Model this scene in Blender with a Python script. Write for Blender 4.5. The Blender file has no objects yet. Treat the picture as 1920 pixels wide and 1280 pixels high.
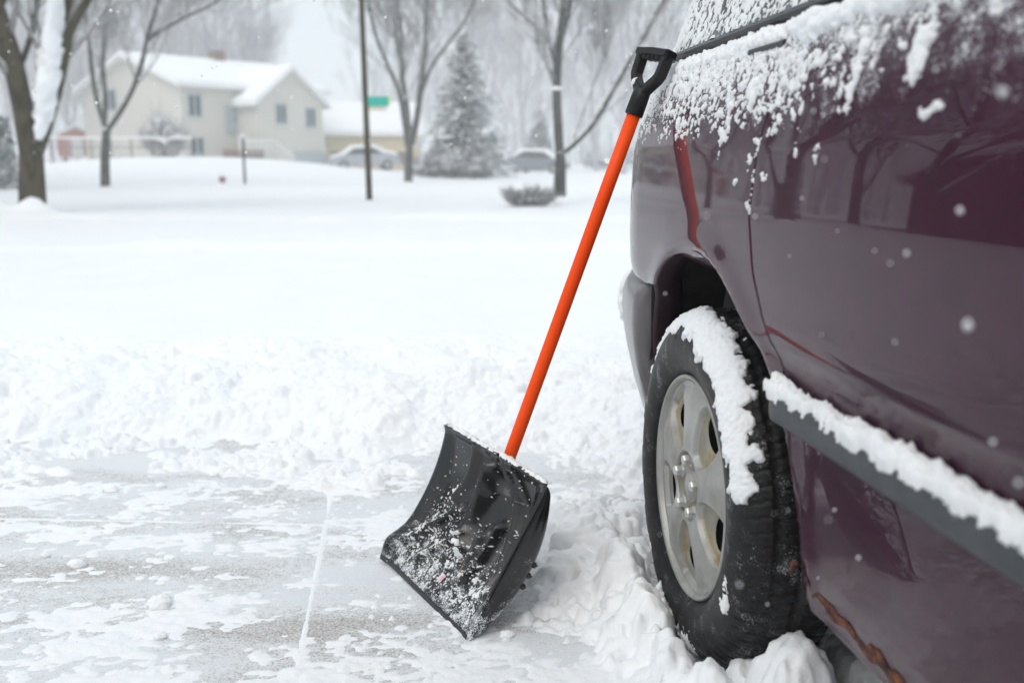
import bpy, bmesh, math, random
import numpy as np
from mathutils import Vector, Matrix
from mathutils.geometry import delaunay_2d_cdt
random.seed(7); RNG = np.random.RandomState(11)
sc = bpy.context.scene; COL = sc.collection
# ------------------------------------------------------------------ camera, sky, sun, exposure
PITCH = math.radians(10.3); CAMH = 0.93; FPX = 35 / 36 * 1920
cd = bpy.data.cameras.new('camera'); cam = bpy.data.objects.new('camera', cd); COL.objects.link(cam); sc.camera = cam
cam.location = (0, 0, CAMH); cam.rotation_euler = (math.pi / 2 - PITCH, 0, 0)
cd.lens = 35; cd.sensor_width = 36; cd.clip_start = 0.05; cd.clip_end = 2000
cd.dof.use_dof = True; cd.dof.focus_distance = 1.98; cd.dof.aperture_fstop = 3.0; cd.dof.aperture_blades = 0
w = bpy.data.worlds.new('World'); sc.world = w; w.use_nodes = True
N = w.node_tree.nodes; L = w.node_tree.links; N.clear()
out = N.new('ShaderNodeOutputWorld'); bg = N.new('ShaderNodeBackground'); sky = N.new('ShaderNodeTexSky')
SUN_EL, SUN_AZ = 52, 200
sky.sky_type = 'NISHITA'; sky.sun_disc = False; sky.sun_elevation = math.radians(SUN_EL); sky.sun_rotation = math.radians(SUN_AZ)
sky.dust_density = 6; sky.air_density = 1.0
bg2 = N.new('ShaderNodeBackground'); addn = N.new('ShaderNodeAddShader')
L.new(sky.outputs[0], bg.inputs[0]); bg.inputs[1].default_value = 0.05
tc = N.new('ShaderNodeTexCoord'); sp = N.new('ShaderNodeSeparateXYZ'); rmp = N.new('ShaderNodeValToRGB')   # overcast cloud dome
L.new(tc.outputs['Generated'], sp.inputs[0]); L.new(sp.outputs['Z'], rmp.inputs[0])
cr = rmp.color_ramp; cr.elements[0].position = 0.0; cr.elements[0].color = (.765, .845, .87, 1)
cr.elements[1].position = 0.8; cr.elements[1].color = (.85, .925, .95, 1)
L.new(rmp.outputs[0], bg2.inputs[0]); bg2.inputs[1].default_value = 0.9
L.new(bg.outputs[0], addn.inputs[0]); L.new(bg2.outputs[0], addn.inputs[1]); L.new(addn.outputs[0], out.inputs[0])
sl = bpy.data.lights.new('sun', 'SUN'); sl.energy = 0.6; sl.angle = math.radians(35); sl.color = (1, .985, .96)
so = bpy.data.objects.new('sun', sl); COL.objects.link(so)
# sun behind and to the left of the camera, high in the cloud
so.rotation_euler = (math.radians(90 - SUN_EL), 0, math.radians(-35))
sc.view_settings.view_transform = 'Standard'; sc.view_settings.look = 'None'; sc.view_settings.gamma = 1
sc.view_settings.use_curve_mapping = False; sc.view_settings.exposure = 0.0
HAZE = 0.0042
sc.cycles.volume_bounces = 3; sc.cycles.max_bounces = 8; sc.cycles.use_denoising = True

# ------------------------------------------------------------------ helpers
def P3(px, py, Y):
    'world x, z of a pixel of the photo at the distance Y'
    x = (px - 960) / FPX; y = (640 - py) / FPX
    d = (x, math.cos(PITCH) + y * math.sin(PITCH), -math.sin(PITCH) + y * math.cos(PITCH)); k = Y / d[1]
    return Vector((d[0] * k, Y, CAMH + d[2] * k))
def G3(px, py, z=0.0):
    x = (px - 960) / FPX; y = (640 - py) / FPX
    d = (x, math.cos(PITCH) + y * math.sin(PITCH), -math.sin(PITCH) + y * math.cos(PITCH)); k = (z - CAMH) / d[2]
    return Vector((d[0] * k, d[1] * k, z))
def empty(name, loc=(0, 0, 0), rz=0):
    o = bpy.data.objects.new(name, None); COL.objects.link(o); o.location = loc; o.rotation_euler = (0, 0, rz); o.empty_display_size = .1
    return o
def tag(o, label=None, cat=None, group=None, kind=None):
    if label: o['label'] = label
    if cat: o['category'] = cat
    if group: o['group'] = group
    if kind: o['kind'] = kind
    return o
def mesh(name, V, F, m, parent=None, smooth=True, normals=None):
    me = bpy.data.meshes.new(name); V = np.asarray(V, dtype=np.float32)
    if isinstance(F, np.ndarray):
        k = F.shape[1]; n = len(F)
        me.vertices.add(len(V)); me.vertices.foreach_set('co', V.ravel())
        me.loops.add(n * k); me.loops.foreach_set('vertex_index', F.astype(np.int32).ravel())
        me.polygons.add(n); me.polygons.foreach_set('loop_start', np.arange(0, n * k, k, dtype=np.int32))
        me.update(calc_edges=True)
    else:
        me.from_pydata([tuple(map(float, v)) for v in V], [], F)
    me.validate()
    if smooth and len(me.polygons): me.polygons.foreach_set('use_smooth', [True] * len(me.polygons))
    if normals is not None and len(me.vertices) == len(normals): me.normals_split_custom_set_from_vertices([tuple(map(float, q)) for q in normals])
    me.materials.append(m) if not isinstance(m, (list, tuple)) else [me.materials.append(x) for x in m]
    o = bpy.data.objects.new(name, me); COL.objects.link(o)
    if parent: o.parent = parent
    return o
class MB:
    def __init__(s): s.V = []; s.F = []
    def add(s, V, F):
        n = len(s.V); s.V += [tuple(v) for v in V]; s.F += [tuple(i + n for i in f) for f in F]
    def box(s, c, d, M=None, bev=0):
        bm = bmesh.new(); bmesh.ops.create_cube(bm, size=1)
        for v in bm.verts: v.co = Vector((v.co.x * d[0], v.co.y * d[1], v.co.z * d[2]))
        if bev: bmesh.ops.bevel(bm, geom=bm.edges[:], offset=bev, segments=2, affect='EDGES')
        for v in bm.verts:
            v.co = v.co + Vector(c)
            if M: v.co = M @ v.co
        s.bm(bm)
    def bm(s, bm):
        bm.verts.index_update(); s.add([v.co[:] for v in bm.verts], [[v.index for v in f.verts] for f in bm.faces]); bm.free()
    def tube(s, pts, rad, n=8, cap=True):
        pts = [Vector(p) for p in pts]; rad = rad if hasattr(rad, '__len__') else [rad] * len(pts)
        up = None; V = []; F = []
        for i, p in enumerate(pts):
            t = (pts[min(i + 1, len(pts) - 1)] - pts[max(i - 1, 0)]).normalized()
            if up is None: up = t.orthogonal().normalized()
            up = (up - t * up.dot(t)); up = up.normalized() if up.length > 1e-6 else t.orthogonal().normalized(); q = t.cross(up)
            for k in range(n):
                a = 2 * math.pi * k / n; V.append(p + (up * math.cos(a) + q * math.sin(a)) * rad[i])
        for i in range(len(pts) - 1):
            for k in range(n): F.append((i * n + k, i * n + (k + 1) % n, (i + 1) * n + (k + 1) % n, (i + 1) * n + k))
        if cap: F.append(tuple(reversed(range(n)))); F.append(tuple(range((len(pts) - 1) * n, len(pts) * n)))
        s.add(V, F)
    def prism(s, poly, a, b):
        'poly: 3D points; extruded from +a to +b (vectors)'
        n = len(poly); a = Vector(a); b = Vector(b)
        s.add([Vector(p) + a for p in poly] + [Vector(p) + b for p in poly], [tuple(reversed(range(n))), tuple(range(n, 2 * n))] + [(i, (i + 1) % n, n + (i + 1) % n, n + i) for i in range(n)])
    def build(s, name, m, parent=None, smooth=False): return mesh(name, s.V, s.F, m, parent, smooth)
def grid_faces(nr, nc, mask=None):
    i = np.arange(nr * nc).reshape(nr, nc); f = np.stack([i[:-1, :-1], i[:-1, 1:], i[1:, 1:], i[1:, :-1]], -1)
    f = f.reshape(-1, 4) if mask is None else f[mask]
    return f
def compact(V, F, *extra):
    u, inv = np.unique(F, return_inverse=True); return (V[u], inv.reshape(F.shape)) + tuple(e[u] for e in extra)
def hsh(ix, iy, seed):
    h = (ix.astype(np.int64) * 374761393 + iy.astype(np.int64) * 668265263 + seed * 974634777) & 0x7fffffff
    h = ((h ^ (h >> 13)) * 1274126177) & 0x7fffffff; h = (h ^ (h >> 16)) & 0xffffff
    return h / float(0xffffff)
def vn(x, y, seed=0):
    x = np.asarray(x, float); y = np.asarray(y, float); ix = np.floor(x); iy = np.floor(y); fx = x - ix; fy = y - iy
    fx = fx * fx * (3 - 2 * fx); fy = fy * fy * (3 - 2 * fy); ix = ix.astype(int); iy = iy.astype(int)
    a = hsh(ix, iy, seed); b = hsh(ix + 1, iy, seed); c = hsh(ix, iy + 1, seed); d = hsh(ix + 1, iy + 1, seed)
    return (a * (1 - fx) + b * fx) * (1 - fy) + (c * (1 - fx) + d * fx) * fy
def fbm(x, y, seed=0, o=4):
    t = 0; a = .5; n = 0
    for k in range(o): t = t + a * vn(x * 2 ** k, y * 2 ** k, seed + k); n += a; a *= .5
    return t / n
def sstep(a, b, x):
    t = np.clip((x - a) / (b - a), 0, 1); return t * t * (3 - 2 * t)
def splat(H, x0, dx, y0, dy, blobs):
    'union of round lumps into the height field H[iy, ix]; blob = (x, y, r, centre height, squash)'
    ny, nx = H.shape
    for (x, y, r, zc, k) in blobs:
        i0 = max(0, int((x - r - x0) / dx)); i1 = min(nx, int((x + r - x0) / dx) + 2); j0 = max(0, int((y - r - y0) / dy)); j1 = min(ny, int((y + r - y0) / dy) + 2)
        if i0 >= i1 or j0 >= j1: continue
        X = x0 + dx * np.arange(i0, i1) - x; Y = y0 + dy * np.arange(j0, j1) - y
        q = r * r - (X[None, :] ** 2 + Y[:, None] ** 2); h = np.where(q > 0, zc + k * np.sqrt(np.maximum(q, 0)), -1e3)
        H[j0:j1, i0:i1] = np.maximum(H[j0:j1, i0:i1], h)

def warp(H, amp, sc_, seed):
    'bend the lumps out of round: sample the height field through a noisy displacement (in cells)'
    ny, nx = H.shape; J, I = np.meshgrid(np.arange(ny), np.arange(nx), indexing='ij')
    dx = (vn(I / sc_, J / sc_, seed) - .5) * 2 * amp + (vn(I / sc_ * 2.3, J / sc_ * 2.3, seed + 1) - .5) * 1.1 * amp; dy = (vn(I / sc_, J / sc_, seed + 2) - .5) * 2 * amp + (vn(I / sc_ * 2.3, J / sc_ * 2.3, seed + 3) - .5) * 1.1 * amp
    x = np.clip(I + dx, 0, nx - 1.001); y = np.clip(J + dy, 0, ny - 1.001); i = x.astype(int); j = y.astype(int); fx = x - i; fy = y - j
    G = np.maximum(H, -.02); return (G[j, i] * (1 - fx) + G[j, i + 1] * fx) * (1 - fy) + (G[j + 1, i] * (1 - fx) + G[j + 1, i + 1] * fx) * fy

# ------------------------------------------------------------------ materials
def mat(name, col, rough=.5, metal=0, coat=0, sss=0, spec=.5, **kw):
    m = bpy.data.materials.new(name); m.use_nodes = True; b = m.node_tree.nodes['Principled BSDF']
    b.inputs['Base Color'].default_value = (*col, 1); b.inputs['Roughness'].default_value = rough; b.inputs['Metallic'].default_value = metal
    b.inputs['Coat Weight'].default_value = coat; b.inputs['Coat Roughness'].default_value = .03; b.inputs['Specular IOR Level'].default_value = spec
    if sss: b.inputs['Subsurface Weight'].default_value = sss; b.inputs['Subsurface Radius'].default_value = (.02, .025, .03); b.inputs['Subsurface Scale'].default_value = 1
    return m
def nd(m, t, **ins):
    n = m.node_tree.nodes.new(t)
    for k, v in ins.items():
        k = k.replace('_', ' ')
        if k in n.inputs: n.inputs[k].default_value = v
    return n
def lk(m, a, b): m.node_tree.links.new(a, b)
def coords(m, scale=(1, 1, 1), rot=(0, 0, 0)):
    t = nd(m, 'ShaderNodeTexCoord'); mp = nd(m, 'ShaderNodeMapping'); mp.inputs['Scale'].default_value = scale; mp.inputs['Rotation'].default_value = rot
    lk(m, t.outputs['Object'], mp.inputs[0]); return mp.outputs[0]
def noise(m, vec, scale, detail=4, rough=.55):
    n = nd(m, 'ShaderNodeTexNoise'); n.inputs['Scale'].default_value = scale; n.inputs['Detail'].default_value = detail; n.inputs['Roughness'].default_value = rough
    lk(m, vec, n.inputs['Vector']); return n.outputs['Fac']
def ramp(m, fac, stops):
    r = nd(m, 'ShaderNodeValToRGB'); e = r.color_ramp.elements
    while len(e) < len(stops): e.new(.5)
    for s, (p, c) in zip(e, stops): s.position = p; s.color = (*c, 1) if len(c) == 3 else c
    lk(m, fac, r.inputs[0]); return r.outputs[0]
def mathn(m, op, a, b=None, c=None):
    n = nd(m, 'ShaderNodeMath'); n.operation = op
    for i, x in enumerate((a, b, c)):
        if x is None: continue
        if isinstance(x, (int, float)): n.inputs[i].default_value = x
        else: lk(m, x, n.inputs[i])
    return n.outputs[0]
def mixc(m, f, a, b):
    n = nd(m, 'ShaderNodeMix'); n.data_type = 'RGBA'
    for s, x in ((n.inputs['Factor'], f), (n.inputs[6], a), (n.inputs[7], b)):
        if isinstance(x, tuple): s.default_value = (*x, 1)
        elif isinstance(x, (int, float)): s.default_value = x
        else: lk(m, x, s)
    return n.outputs[2]
def bump(m, h, strength=.3, dist=.01):
    b = nd(m, 'ShaderNodeBump'); b.inputs['Strength'].default_value = strength; b.inputs['Distance'].default_value = dist
    lk(m, h, b.inputs['Height']); lk(m, b.outputs[0], PB(m).inputs['Normal'])
def PB(m): return m.node_tree.nodes['Principled BSDF']
def setc(m, c): lk(m, c, PB(m).inputs['Base Color'])
def varied(name, c1, c2, scale, rough=.7, bs=0, bd=.01, **kw):
    m = mat(name, c1, rough, **kw); v = coords(m); n = noise(m, v, scale, 5)
    setc(m, ramp(m, n, [(.3, c1), (.7, c2)]))
    if bs: bump(m, n, bs, bd)
    return m
SNOWC = (.87, .89, .91)
def snow_mat(name, bscale=45, bs=.35, bd=.006, sss=.0):
    m = mat(name, SNOWC, .65, spec=.25, sss=sss); v = coords(m); n = noise(m, v, bscale, 6, .65)
    n2 = noise(m, v, 3, 3); setc(m, ramp(m, n2, [(.3, (.85, .875, .905)), (.7, (.895, .905, .915))])); bump(m, n, bs, bd); return m
M = {}
M['snow'] = snow_mat('snow', 60, .45, .008)
M['snow_van'] = snow_mat('snow_on_van', 170, .5, .003, sss=.35)
M['snow_far'] = snow_mat('snow_far', 6, .25, .03)
def onside(name, c1, c2, thr0=.15, thr1=.5, sc_=6, amt=1.0, rough=.9, bscale=None):
    'bark, needles or roof that carries snow wherever it faces upward'
    m = mat(name, c1, rough, spec=.2); v = coords(m, (1, 1, .35)); n = noise(m, v, sc_, 5); base = ramp(m, n, [(.35, c1), (.65, c2)])
    g = nd(m, 'ShaderNodeNewGeometry'); s = nd(m, 'ShaderNodeSeparateXYZ'); lk(m, g.outputs['Normal'], s.inputs[0])
    n2 = noise(m, coords(m), sc_ * 1.7, 4); f = mathn(m, 'ADD', s.outputs['Z'], mathn(m, 'MULTIPLY_ADD', n2, .9, -.45))
    mr = nd(m, 'ShaderNodeMapRange'); mr.interpolation_type = 'SMOOTHSTEP'; lk(m, f, mr.inputs[0]); mr.inputs[1].default_value = thr0; mr.inputs[2].default_value = thr1; mr.inputs[4].default_value = amt
    setc(m, mixc(m, mr.outputs[0], base, SNOWC)); bump(m, n, .6, .02); return m
M['bark'] = onside('bark', (.036, .030, .017), (.085, .072, .045), .3, .7, 9)
M['bark_grey'] = onside('bark_grey', (.055, .056, .052), (.12, .12, .115), .1, .5, 9)
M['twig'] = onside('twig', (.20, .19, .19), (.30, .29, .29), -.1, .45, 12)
M['twig_far'] = onside('twig_far', (.40, .39, .41), (.56, .55, .57), -.05, .5, 12)  # paler than the near twigs: distance haze put into the colour
M['needle'] = onside('needle', (.035, .055, .055), (.08, .11, .10), .35, .9, 3)
M['shrub'] = onside('shrub_twig', (.15, .14, .14), (.24, .22, .22), .0, .5, 12)

# paint of the van: dark plum metallic under clear coat
m = M['paint'] = mat('plum_paint', (.07, .016, .045), .4, metal=.08, coat=.72, spec=.06); PB(m).inputs['Coat Roughness'].default_value = .015; PB(m).inputs['Coat IOR'].default_value = 1.42
v = coords(m); n = noise(m, v, 14, 6, .7); n2 = noise(m, v, 900, 1); f = mathn(m, 'MULTIPLY_ADD', n2, .5, n)
setc(m, ramp(m, f, [(.4, (.050, .010, .032)), (1.0, (.085, .024, .058))]))

g_ = nd(m, 'ShaderNodeSeparateXYZ'); lk(m, coords(m), g_.inputs[0]); mr = nd(m, 'ShaderNodeMapRange'); mr.interpolation_type = 'SMOOTHSTEP'; lk(m, g_.outputs['Z'], mr.inputs[0]); mr.inputs[1].default_value = .60; mr.inputs[2].default_value = .30
ng = noise(m, coords(m, (1, .45, 1)), 7, 9, .74); gr = mathn(m, 'MULTIPLY', mr.outputs[0], ramp(m, ng, [(.42, (0, 0, 0)), (.72, (1, 1, 1))]))   # dried road film low on the doors
base_ = ramp(m, f, [(.4, (.026, .0028, .013)), (1.0, (.048, .0065, .026))]); gm = mixc(m, mathn(m, 'MULTIPLY', gr, .7), base_, (.085, .058, .070))
nf = noise(m, coords(m), 330, 3, .8); nb_ = noise(m, coords(m), 22, 4, .6); mz = nd(m, 'ShaderNodeMapRange'); lk(m, g_.outputs['Z'], mz.inputs[0]); mz.inputs[1].default_value = .89; mz.inputs[2].default_value = 1.10; mz.inputs[3].default_value = -.30; mz.inputs[4].default_value = .07
fd_ = mathn(m, 'ADD', mathn(m, 'ADD', nf, mathn(m, 'MULTIPLY_ADD', nb_, .7, -.35)), mz.outputs[0]); fr = nd(m, 'ShaderNodeMapRange'); fr.interpolation_type = 'SMOOTHSTEP'; lk(m, fd_, fr.inputs[0]); fr.inputs[1].default_value = .52; fr.inputs[2].default_value = .62
setc(m, mixc(m, fr.outputs[0], gm, (.80, .82, .84))); lk(m, mathn(m, 'MULTIPLY_ADD', fr.outputs[0], -.65, .72), PB(m).inputs['Coat Weight'])
n3 = noise(m, coords(m), 3, 5, .7); lk(m, mathn(m, 'MULTIPLY_ADD', gr, .12, mathn(m, 'MULTIPLY', n3, .012)), PB(m).inputs['Coat Roughness'])
m = M['lower_paint'] = mat('grimy_lower_paint', (.06, .018, .04), .45, metal=.3, coat=.9)
v = coords(m); n = noise(m, v, 5, 8, .72); setc(m, ramp(m, n, [(.35, (.055, .012, .036)), (.62, (.10, .06, .08)), (.8, (.17, .13, .15))])); lk(m, ramp(m, n, [(.3, (.03,) * 3), (.75, (.35,) * 3)]), PB(m).inputs['Coat Roughness'])
m = M['rust'] = mat('rust', (.35, .12, .03), .9); v = coords(m); n = noise(m, v, 45, 6, .75); setc(m, ramp(m, n, [(.42, (.030, .008, .011)), (.53, (.12, .038, .018)), (.70, (.30, .10, .028))])); bump(m, n, 1, .004)
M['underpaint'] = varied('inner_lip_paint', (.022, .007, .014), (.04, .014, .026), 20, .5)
M['black_trim'] = varied('black_trim', (.012, .013, .014), (.025, .026, .028), 40, .45)
M['grey_plastic'] = varied('grey_moulding', (.050, .055, .062), (.075, .08, .088), 25, .5, .15, .002, spec=.35)
M['bumper'] = varied('bumper_cover', (.12, .115, .12), (.16, .15, .155), 9, .4, coat=.4)
M['liner'] = varied('wheel_liner', (.010, .009, .009), (.032, .027, .025), 12, .75, .5, .01)
M['glass'] = mat('tinted_glass', (.02, .025, .027), .04, spec=.6)
M['rubber'] = varied('tyre_rubber', (.006, .006, .007), (.015, .015, .016), 20, .5, .2, .002, spec=.28)
m = M['rubber']; v = coords(m); nf = noise(m, v, 380, 3, .8); nb_ = noise(m, v, 26, 5, .65); fd_ = mathn(m, 'ADD', nf, mathn(m, 'MULTIPLY_ADD', nb_, .9, -.49)); fr = nd(m, 'ShaderNodeMapRange'); lk(m, fd_, fr.inputs[0]); fr.inputs[1].default_value = .60; fr.inputs[2].default_value = .70; fr.inputs[4].default_value = .7
setc(m, mixc(m, fr.outputs[0], mixc(m, nb_, (.005, .005, .006), (.018, .017, .017)), (.50, .52, .54)))
m = M['alloy'] = mat('painted_alloy', (.42, .42, .40), .42, metal=.45); v = coords(m); n = noise(m, v, 11, 5, .6); setc(m, ramp(m, n, [(.42, (.42, .42, .405)), (.72, (.30, .285, .25))])); lk(m, ramp(m, n, [(.3, (.44,) * 3), (.8, (.65,) * 3)]), PB(m).inputs['Roughness'])
m = M['alloy_dish'] = mat('stained_shaded_alloy', (.4, .38, .3), .55, metal=.3); v = coords(m); n = noise(m, v, 16, 4, .6); setc(m, ramp(m, n, [(.38, (.27, .27, .25)), (.55, (.36, .31, .21)), (.78, (.24, .13, .05))]))
M['chrome'] = mat('lug_nut', (.60, .61, .60), .38, metal=.6)
M['hole'] = mat('brake_dark', (.02, .016, .015), .8)
M['redlens'] = mat('red_lens', (.25, .01, .01), .15, coat=1)
M['orange'] = varied('orange_handle', (.92, .070, .002), (.98, .085, .003), 12, .42, spec=.22)
m = M['blade'] = mat('black_blade_plastic', (.009, .010, .012), .3, spec=.55); v = coords(m); n = noise(m, v, 30, 6, .7); bump(m, n, .2, .002); g_ = nd(m, 'ShaderNodeSeparateXYZ'); lk(m, v, g_.inputs[0]); mz = nd(m, 'ShaderNodeMapRange'); lk(m, g_.outputs['Y'], mz.inputs[0]); mz.inputs[1].default_value = .26; mz.inputs[2].default_value = .03; mz.inputs[3].default_value = -.32; mz.inputs[4].default_value = -.01
nf = noise(m, v, 420, 3, .8); nb_ = noise(m, v, 38, 4, .6); fd_ = mathn(m, 'ADD', mathn(m, 'ADD', nf, mathn(m, 'MULTIPLY_ADD', nb_, .8, -.4)), mz.outputs[0]); fr = nd(m, 'ShaderNodeMapRange'); fr.interpolation_type = 'SMOOTHSTEP'; lk(m, fd_, fr.inputs[0]); fr.inputs[1].default_value = .50; fr.inputs[2].default_value = .60
setc(m, mixc(m, fr.outputs[0], (.0045, .005, .006), (.70, .73, .76))); lk(m, mathn(m, 'MULTIPLY_ADD', fr.outputs[0], .5, .15), PB(m).inputs['Roughness'])
M['grip'] = varied('black_grip_plastic', (.007, .007, .008), (.014, .014, .015), 60, .36, .2, .001, spec=.3)
M['sticker'] = varied('faded_sticker', (.75, .70, .72), (.65, .12, .30), 90, .5)

# ------------------------------------------------------------------ ground
E0 = [(-6, 2.9), (-1.57, 2.9), (-1.0, 2.97), (-.62, 2.83), (-.45, 2.78), (-.2, 3.0), (.05, 3.02), (.25, 2.86), (.36, 2.72), (.48, 2.55), (1.0, 2.5), (4, 2.5)]
def edge_y(x): return np.interp(x, [a for a, b in E0], [b for a, b in E0]) + (vn(np.asarray(x, float) * 2.7, 0.3, 91) - .5) * .16 + (vn(np.asarray(x, float) * 9, 0.3, 92) - .5) * .07
def terrain(x, y):
    'broad shape of the snow surface, metres'
    x = np.asarray(x, float); y = np.asarray(y, float)
    d = y - edge_y(x)
    h = -.035 + .175 * sstep(-.03, .75, d) + .02 * sstep(.5, 2, d)
    h = h + (fbm(x * .55, y * .55, 3, 3) - .5) * .10 * sstep(.3, 2.5, d) * (1 - .6 * sstep(6, 9, y))
    # street with low plough ridges
    h = h - .05 * sstep(9.0, 9.6, y) * (1 - sstep(13.6, 14.2, y)) + .05 * np.exp(-((y - 8.9 - .15 * fbm(x * .3, 0 * x, 8)) / .25) ** 2) * (.4 + vn(x * 1.3, y * 0, 6)) + .05 * np.exp(-((y - 14.3) / .3) ** 2) * vn(x * .9, y * 0, 9)
    # the rise the house stands on
    u = (x + 17.0 - (y - 58) * -.15) / 7.8
    h = h + .82 * np.exp(-np.abs(u) ** 2.6) * sstep(26, 54, y)
    h = h + .24 * np.exp(-((x + 7.60) ** 2 + (y - 14.75) ** 2) / .055) + .24 * np.exp(-((x + 7.04) ** 2 + (y - 14.75) ** 2) / .055)
    h = h + .35 * sstep(60, 160, y) + (fbm(x * .12, y * .12, 5, 3) - .5) * .16 * sstep(15, 30, y) + .25 * sstep(-8, -25, x) * sstep(14, 45, y)
    return h
def tz(x, y): return float(terrain(np.array([x]), np.array([y]))[0])
# driveway slab
m = M['drive'] = mat('driveway_concrete', (.5, .5, .5), .75, spec=.3)
v = coords(m, (.55, 1.5, 1), (0, 0, .12)); big = noise(m, v, 2.6, 5, .6); vf = coords(m, (1, 1, 1)); fine = noise(m, vf, 210, 3, .8); mid = noise(m, vf, 55, 5, .7)
grit = ramp(m, noise(m, vf, 170, 4, .75), [(.36, (.12, .10, .08)), (.47, (.36, .32, .28)), (.58, (.62, .60, .59))])
k = mathn(m, 'ADD', mathn(m, 'MULTIPLY', big, 1.5), mathn(m, 'ADD', mathn(m, 'MULTIPLY', fine, 1.3), mathn(m, 'MULTIPLY', mid, .9)))
mr = nd(m, 'ShaderNodeMapRange'); mr.interpolation_type = 'SMOOTHSTEP'; lk(m, k, mr.inputs[0]); mr.inputs[1].default_value = 1.51; mr.inputs[2].default_value = 1.94; mr.inputs[3].default_value = .18; mr.inputs[4].default_value = .93
setc(m, mixc(m, mr.outputs[0], grit, (.80, .83, .86))); bump(m, k, .5, .006)
xs = np.linspace(-9, 9, 10); ys = np.linspace(-8, 5, 10); X, Y = np.meshgrid(xs, ys)
dw = mesh('driveway', np.stack([X, Y, X * 0], -1).reshape(-1, 3), grid_faces(10, 10), M['drive']); tag(dw, 'concrete driveway scraped nearly clear, thin snow film over grit', kind='structure')
# fine sheet of broken snow near the camera
FX0, FX1, FY0, FY1, DD = -2.45, 1.15, 1.25, 4.55, .0055
xs = np.arange(FX0, FX1 + DD / 2, DD); ys = np.arange(FY0, FY1 + DD / 2, DD); X, Y = np.meshgrid(xs, ys)
def nearsnow(X, Y, blobs=True):
    H = terrain(X, Y); d = Y - edge_y(X); inb = np.minimum(np.minimum(X - FX0, FX1 - X), np.minimum(Y - FY0, FY1 - Y)); fade = sstep(0, .25, inb)
    H = H + fade * sstep(-.05, .4, d) * (1 - .75 * sstep(1.0, 1.6, d)) * ((fbm(X * 5, Y * 5, 21, 5) - .5) * .13 + (fbm(X * 22, Y * 22, 31, 4) - .5) * .035)
    return H, d, fade
H, d, fade = nearsnow(X, Y)
# thin film left by the scraping on the cleared slab
c_, s_ = math.cos(.12), math.sin(.12); U = X * c_ + Y * s_; Wv = -X * s_ + Y * c_
p1 = fbm(U * 1.5, Wv * 4.2, 41, 4); p2 = fbm(X * 45, Y * 60, 43, 3); p3 = fbm(U * 9, Wv * 16, 47, 3)
p4 = fbm(U * 26, Wv * 44, 49, 3); film = (p1 * .58 + p3 * .30 + p4 * .22 + p2 * .22 - .745) * .028
film = np.where(film > 0, np.minimum(film, .004 + film * .25) + (p2 - .5) * .0018, film)
def line(ax, ay, bx, by, wdt, hgt, seed):
    L_ = math.hypot(bx - ax, by - ay); t = ((X - ax) * (bx - ax) + (Y - ay) * (by - ay)) / L_; q = ((X - ax) * -(by - ay) + (Y - ay) * (bx - ax)) / L_ + (vn(t * 1.2, t * 0, seed) - .5) * .008
    w_ = wdt * (.25 + 1.3 * vn(t * 7, t * 0, seed + 1)) * (.75 + .5 * vn(t * 40, q * 200, seed + 2)); return np.where((t > -.2) & (t < L_ + .6), hgt * np.exp(-(q / w_) ** 2) - .0022, -1)
g1, g2 = G3(622, 905), G3(556, 1275); film = np.maximum(film, line(g2.x, g2.y, g1.x, g1.y, .0085, .0036, 3))
g1, g2 = G3(0, 972), G3(1180, 992); film = np.maximum(film, line(g1.x, g1.y, g2.x, g2.y, .007, .0036, 5))
under = sstep(.50, .62, X * math.cos(math.radians(7.5)) + Y * math.sin(math.radians(7.5)))
film = film - .004 * (under > 1)
H = np.maximum(H, film * (fade > .02))
blobs = []
def scatter(n, xr, dr, rr, zr, k=(.7, 1), p=1.5):
    for _ in range(n):
        x = RNG.uniform(*xr); y = float(edge_y(x)) + dr[0] + (dr[1] - dr[0]) * RNG.rand() ** p; r = rr[0] + (rr[1] - rr[0]) * RNG.rand() ** 2.2
        if not (FX0 + .12 < x < FX1 - .12 and FY0 + .1 < y < FY1 - .12): continue
        
        if vn(x * 5 + 3, y * 5, 88) < .42: continue
        base = max(0., tz(x, y)); blobs.append((x, y, r, base + r * RNG.uniform(*zr), RNG.uniform(*k)))
scatter(850, (-2.4, 1.1), (-.02, 1.15), (.008, .045), (-.8, -.1), p=1.3)
scatter(1600, (-2.4, 1.1), (-.10, .25), (.006, .030), (-.4, .3), p=1)
scatter(500, (-2.4, 1.1), (-.45, .0), (.003, .012), (-.4, .3), p=.35)
for _ in range(2600):   # crumbs lying about the slab
    x, y = RNG.uniform(-2.3, .55), RNG.uniform(1.35, 2.95)
    if vn(x * 4, y * 6, 77) < .45: continue
    r = .0018 + .0065 * RNG.rand() ** 3; blobs.append((x, y, r, r * .1, .8))
for _ in range(60):
    x, y = RNG.uniform(-2.0, .45), RNG.uniform(1.5, 2.8); r = .012 + .022 * RNG.rand() ** 2
    for q in range(6): blobs.append((x + RNG.randn() * r, y + RNG.randn() * r * .6, r * RNG.uniform(.4, .9), -r * .35, .6))
AV = math.radians(7.5)
def car(u, v): return v * math.cos(AV) - u * math.sin(AV), u * math.cos(AV) + v * math.sin(AV)
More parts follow.
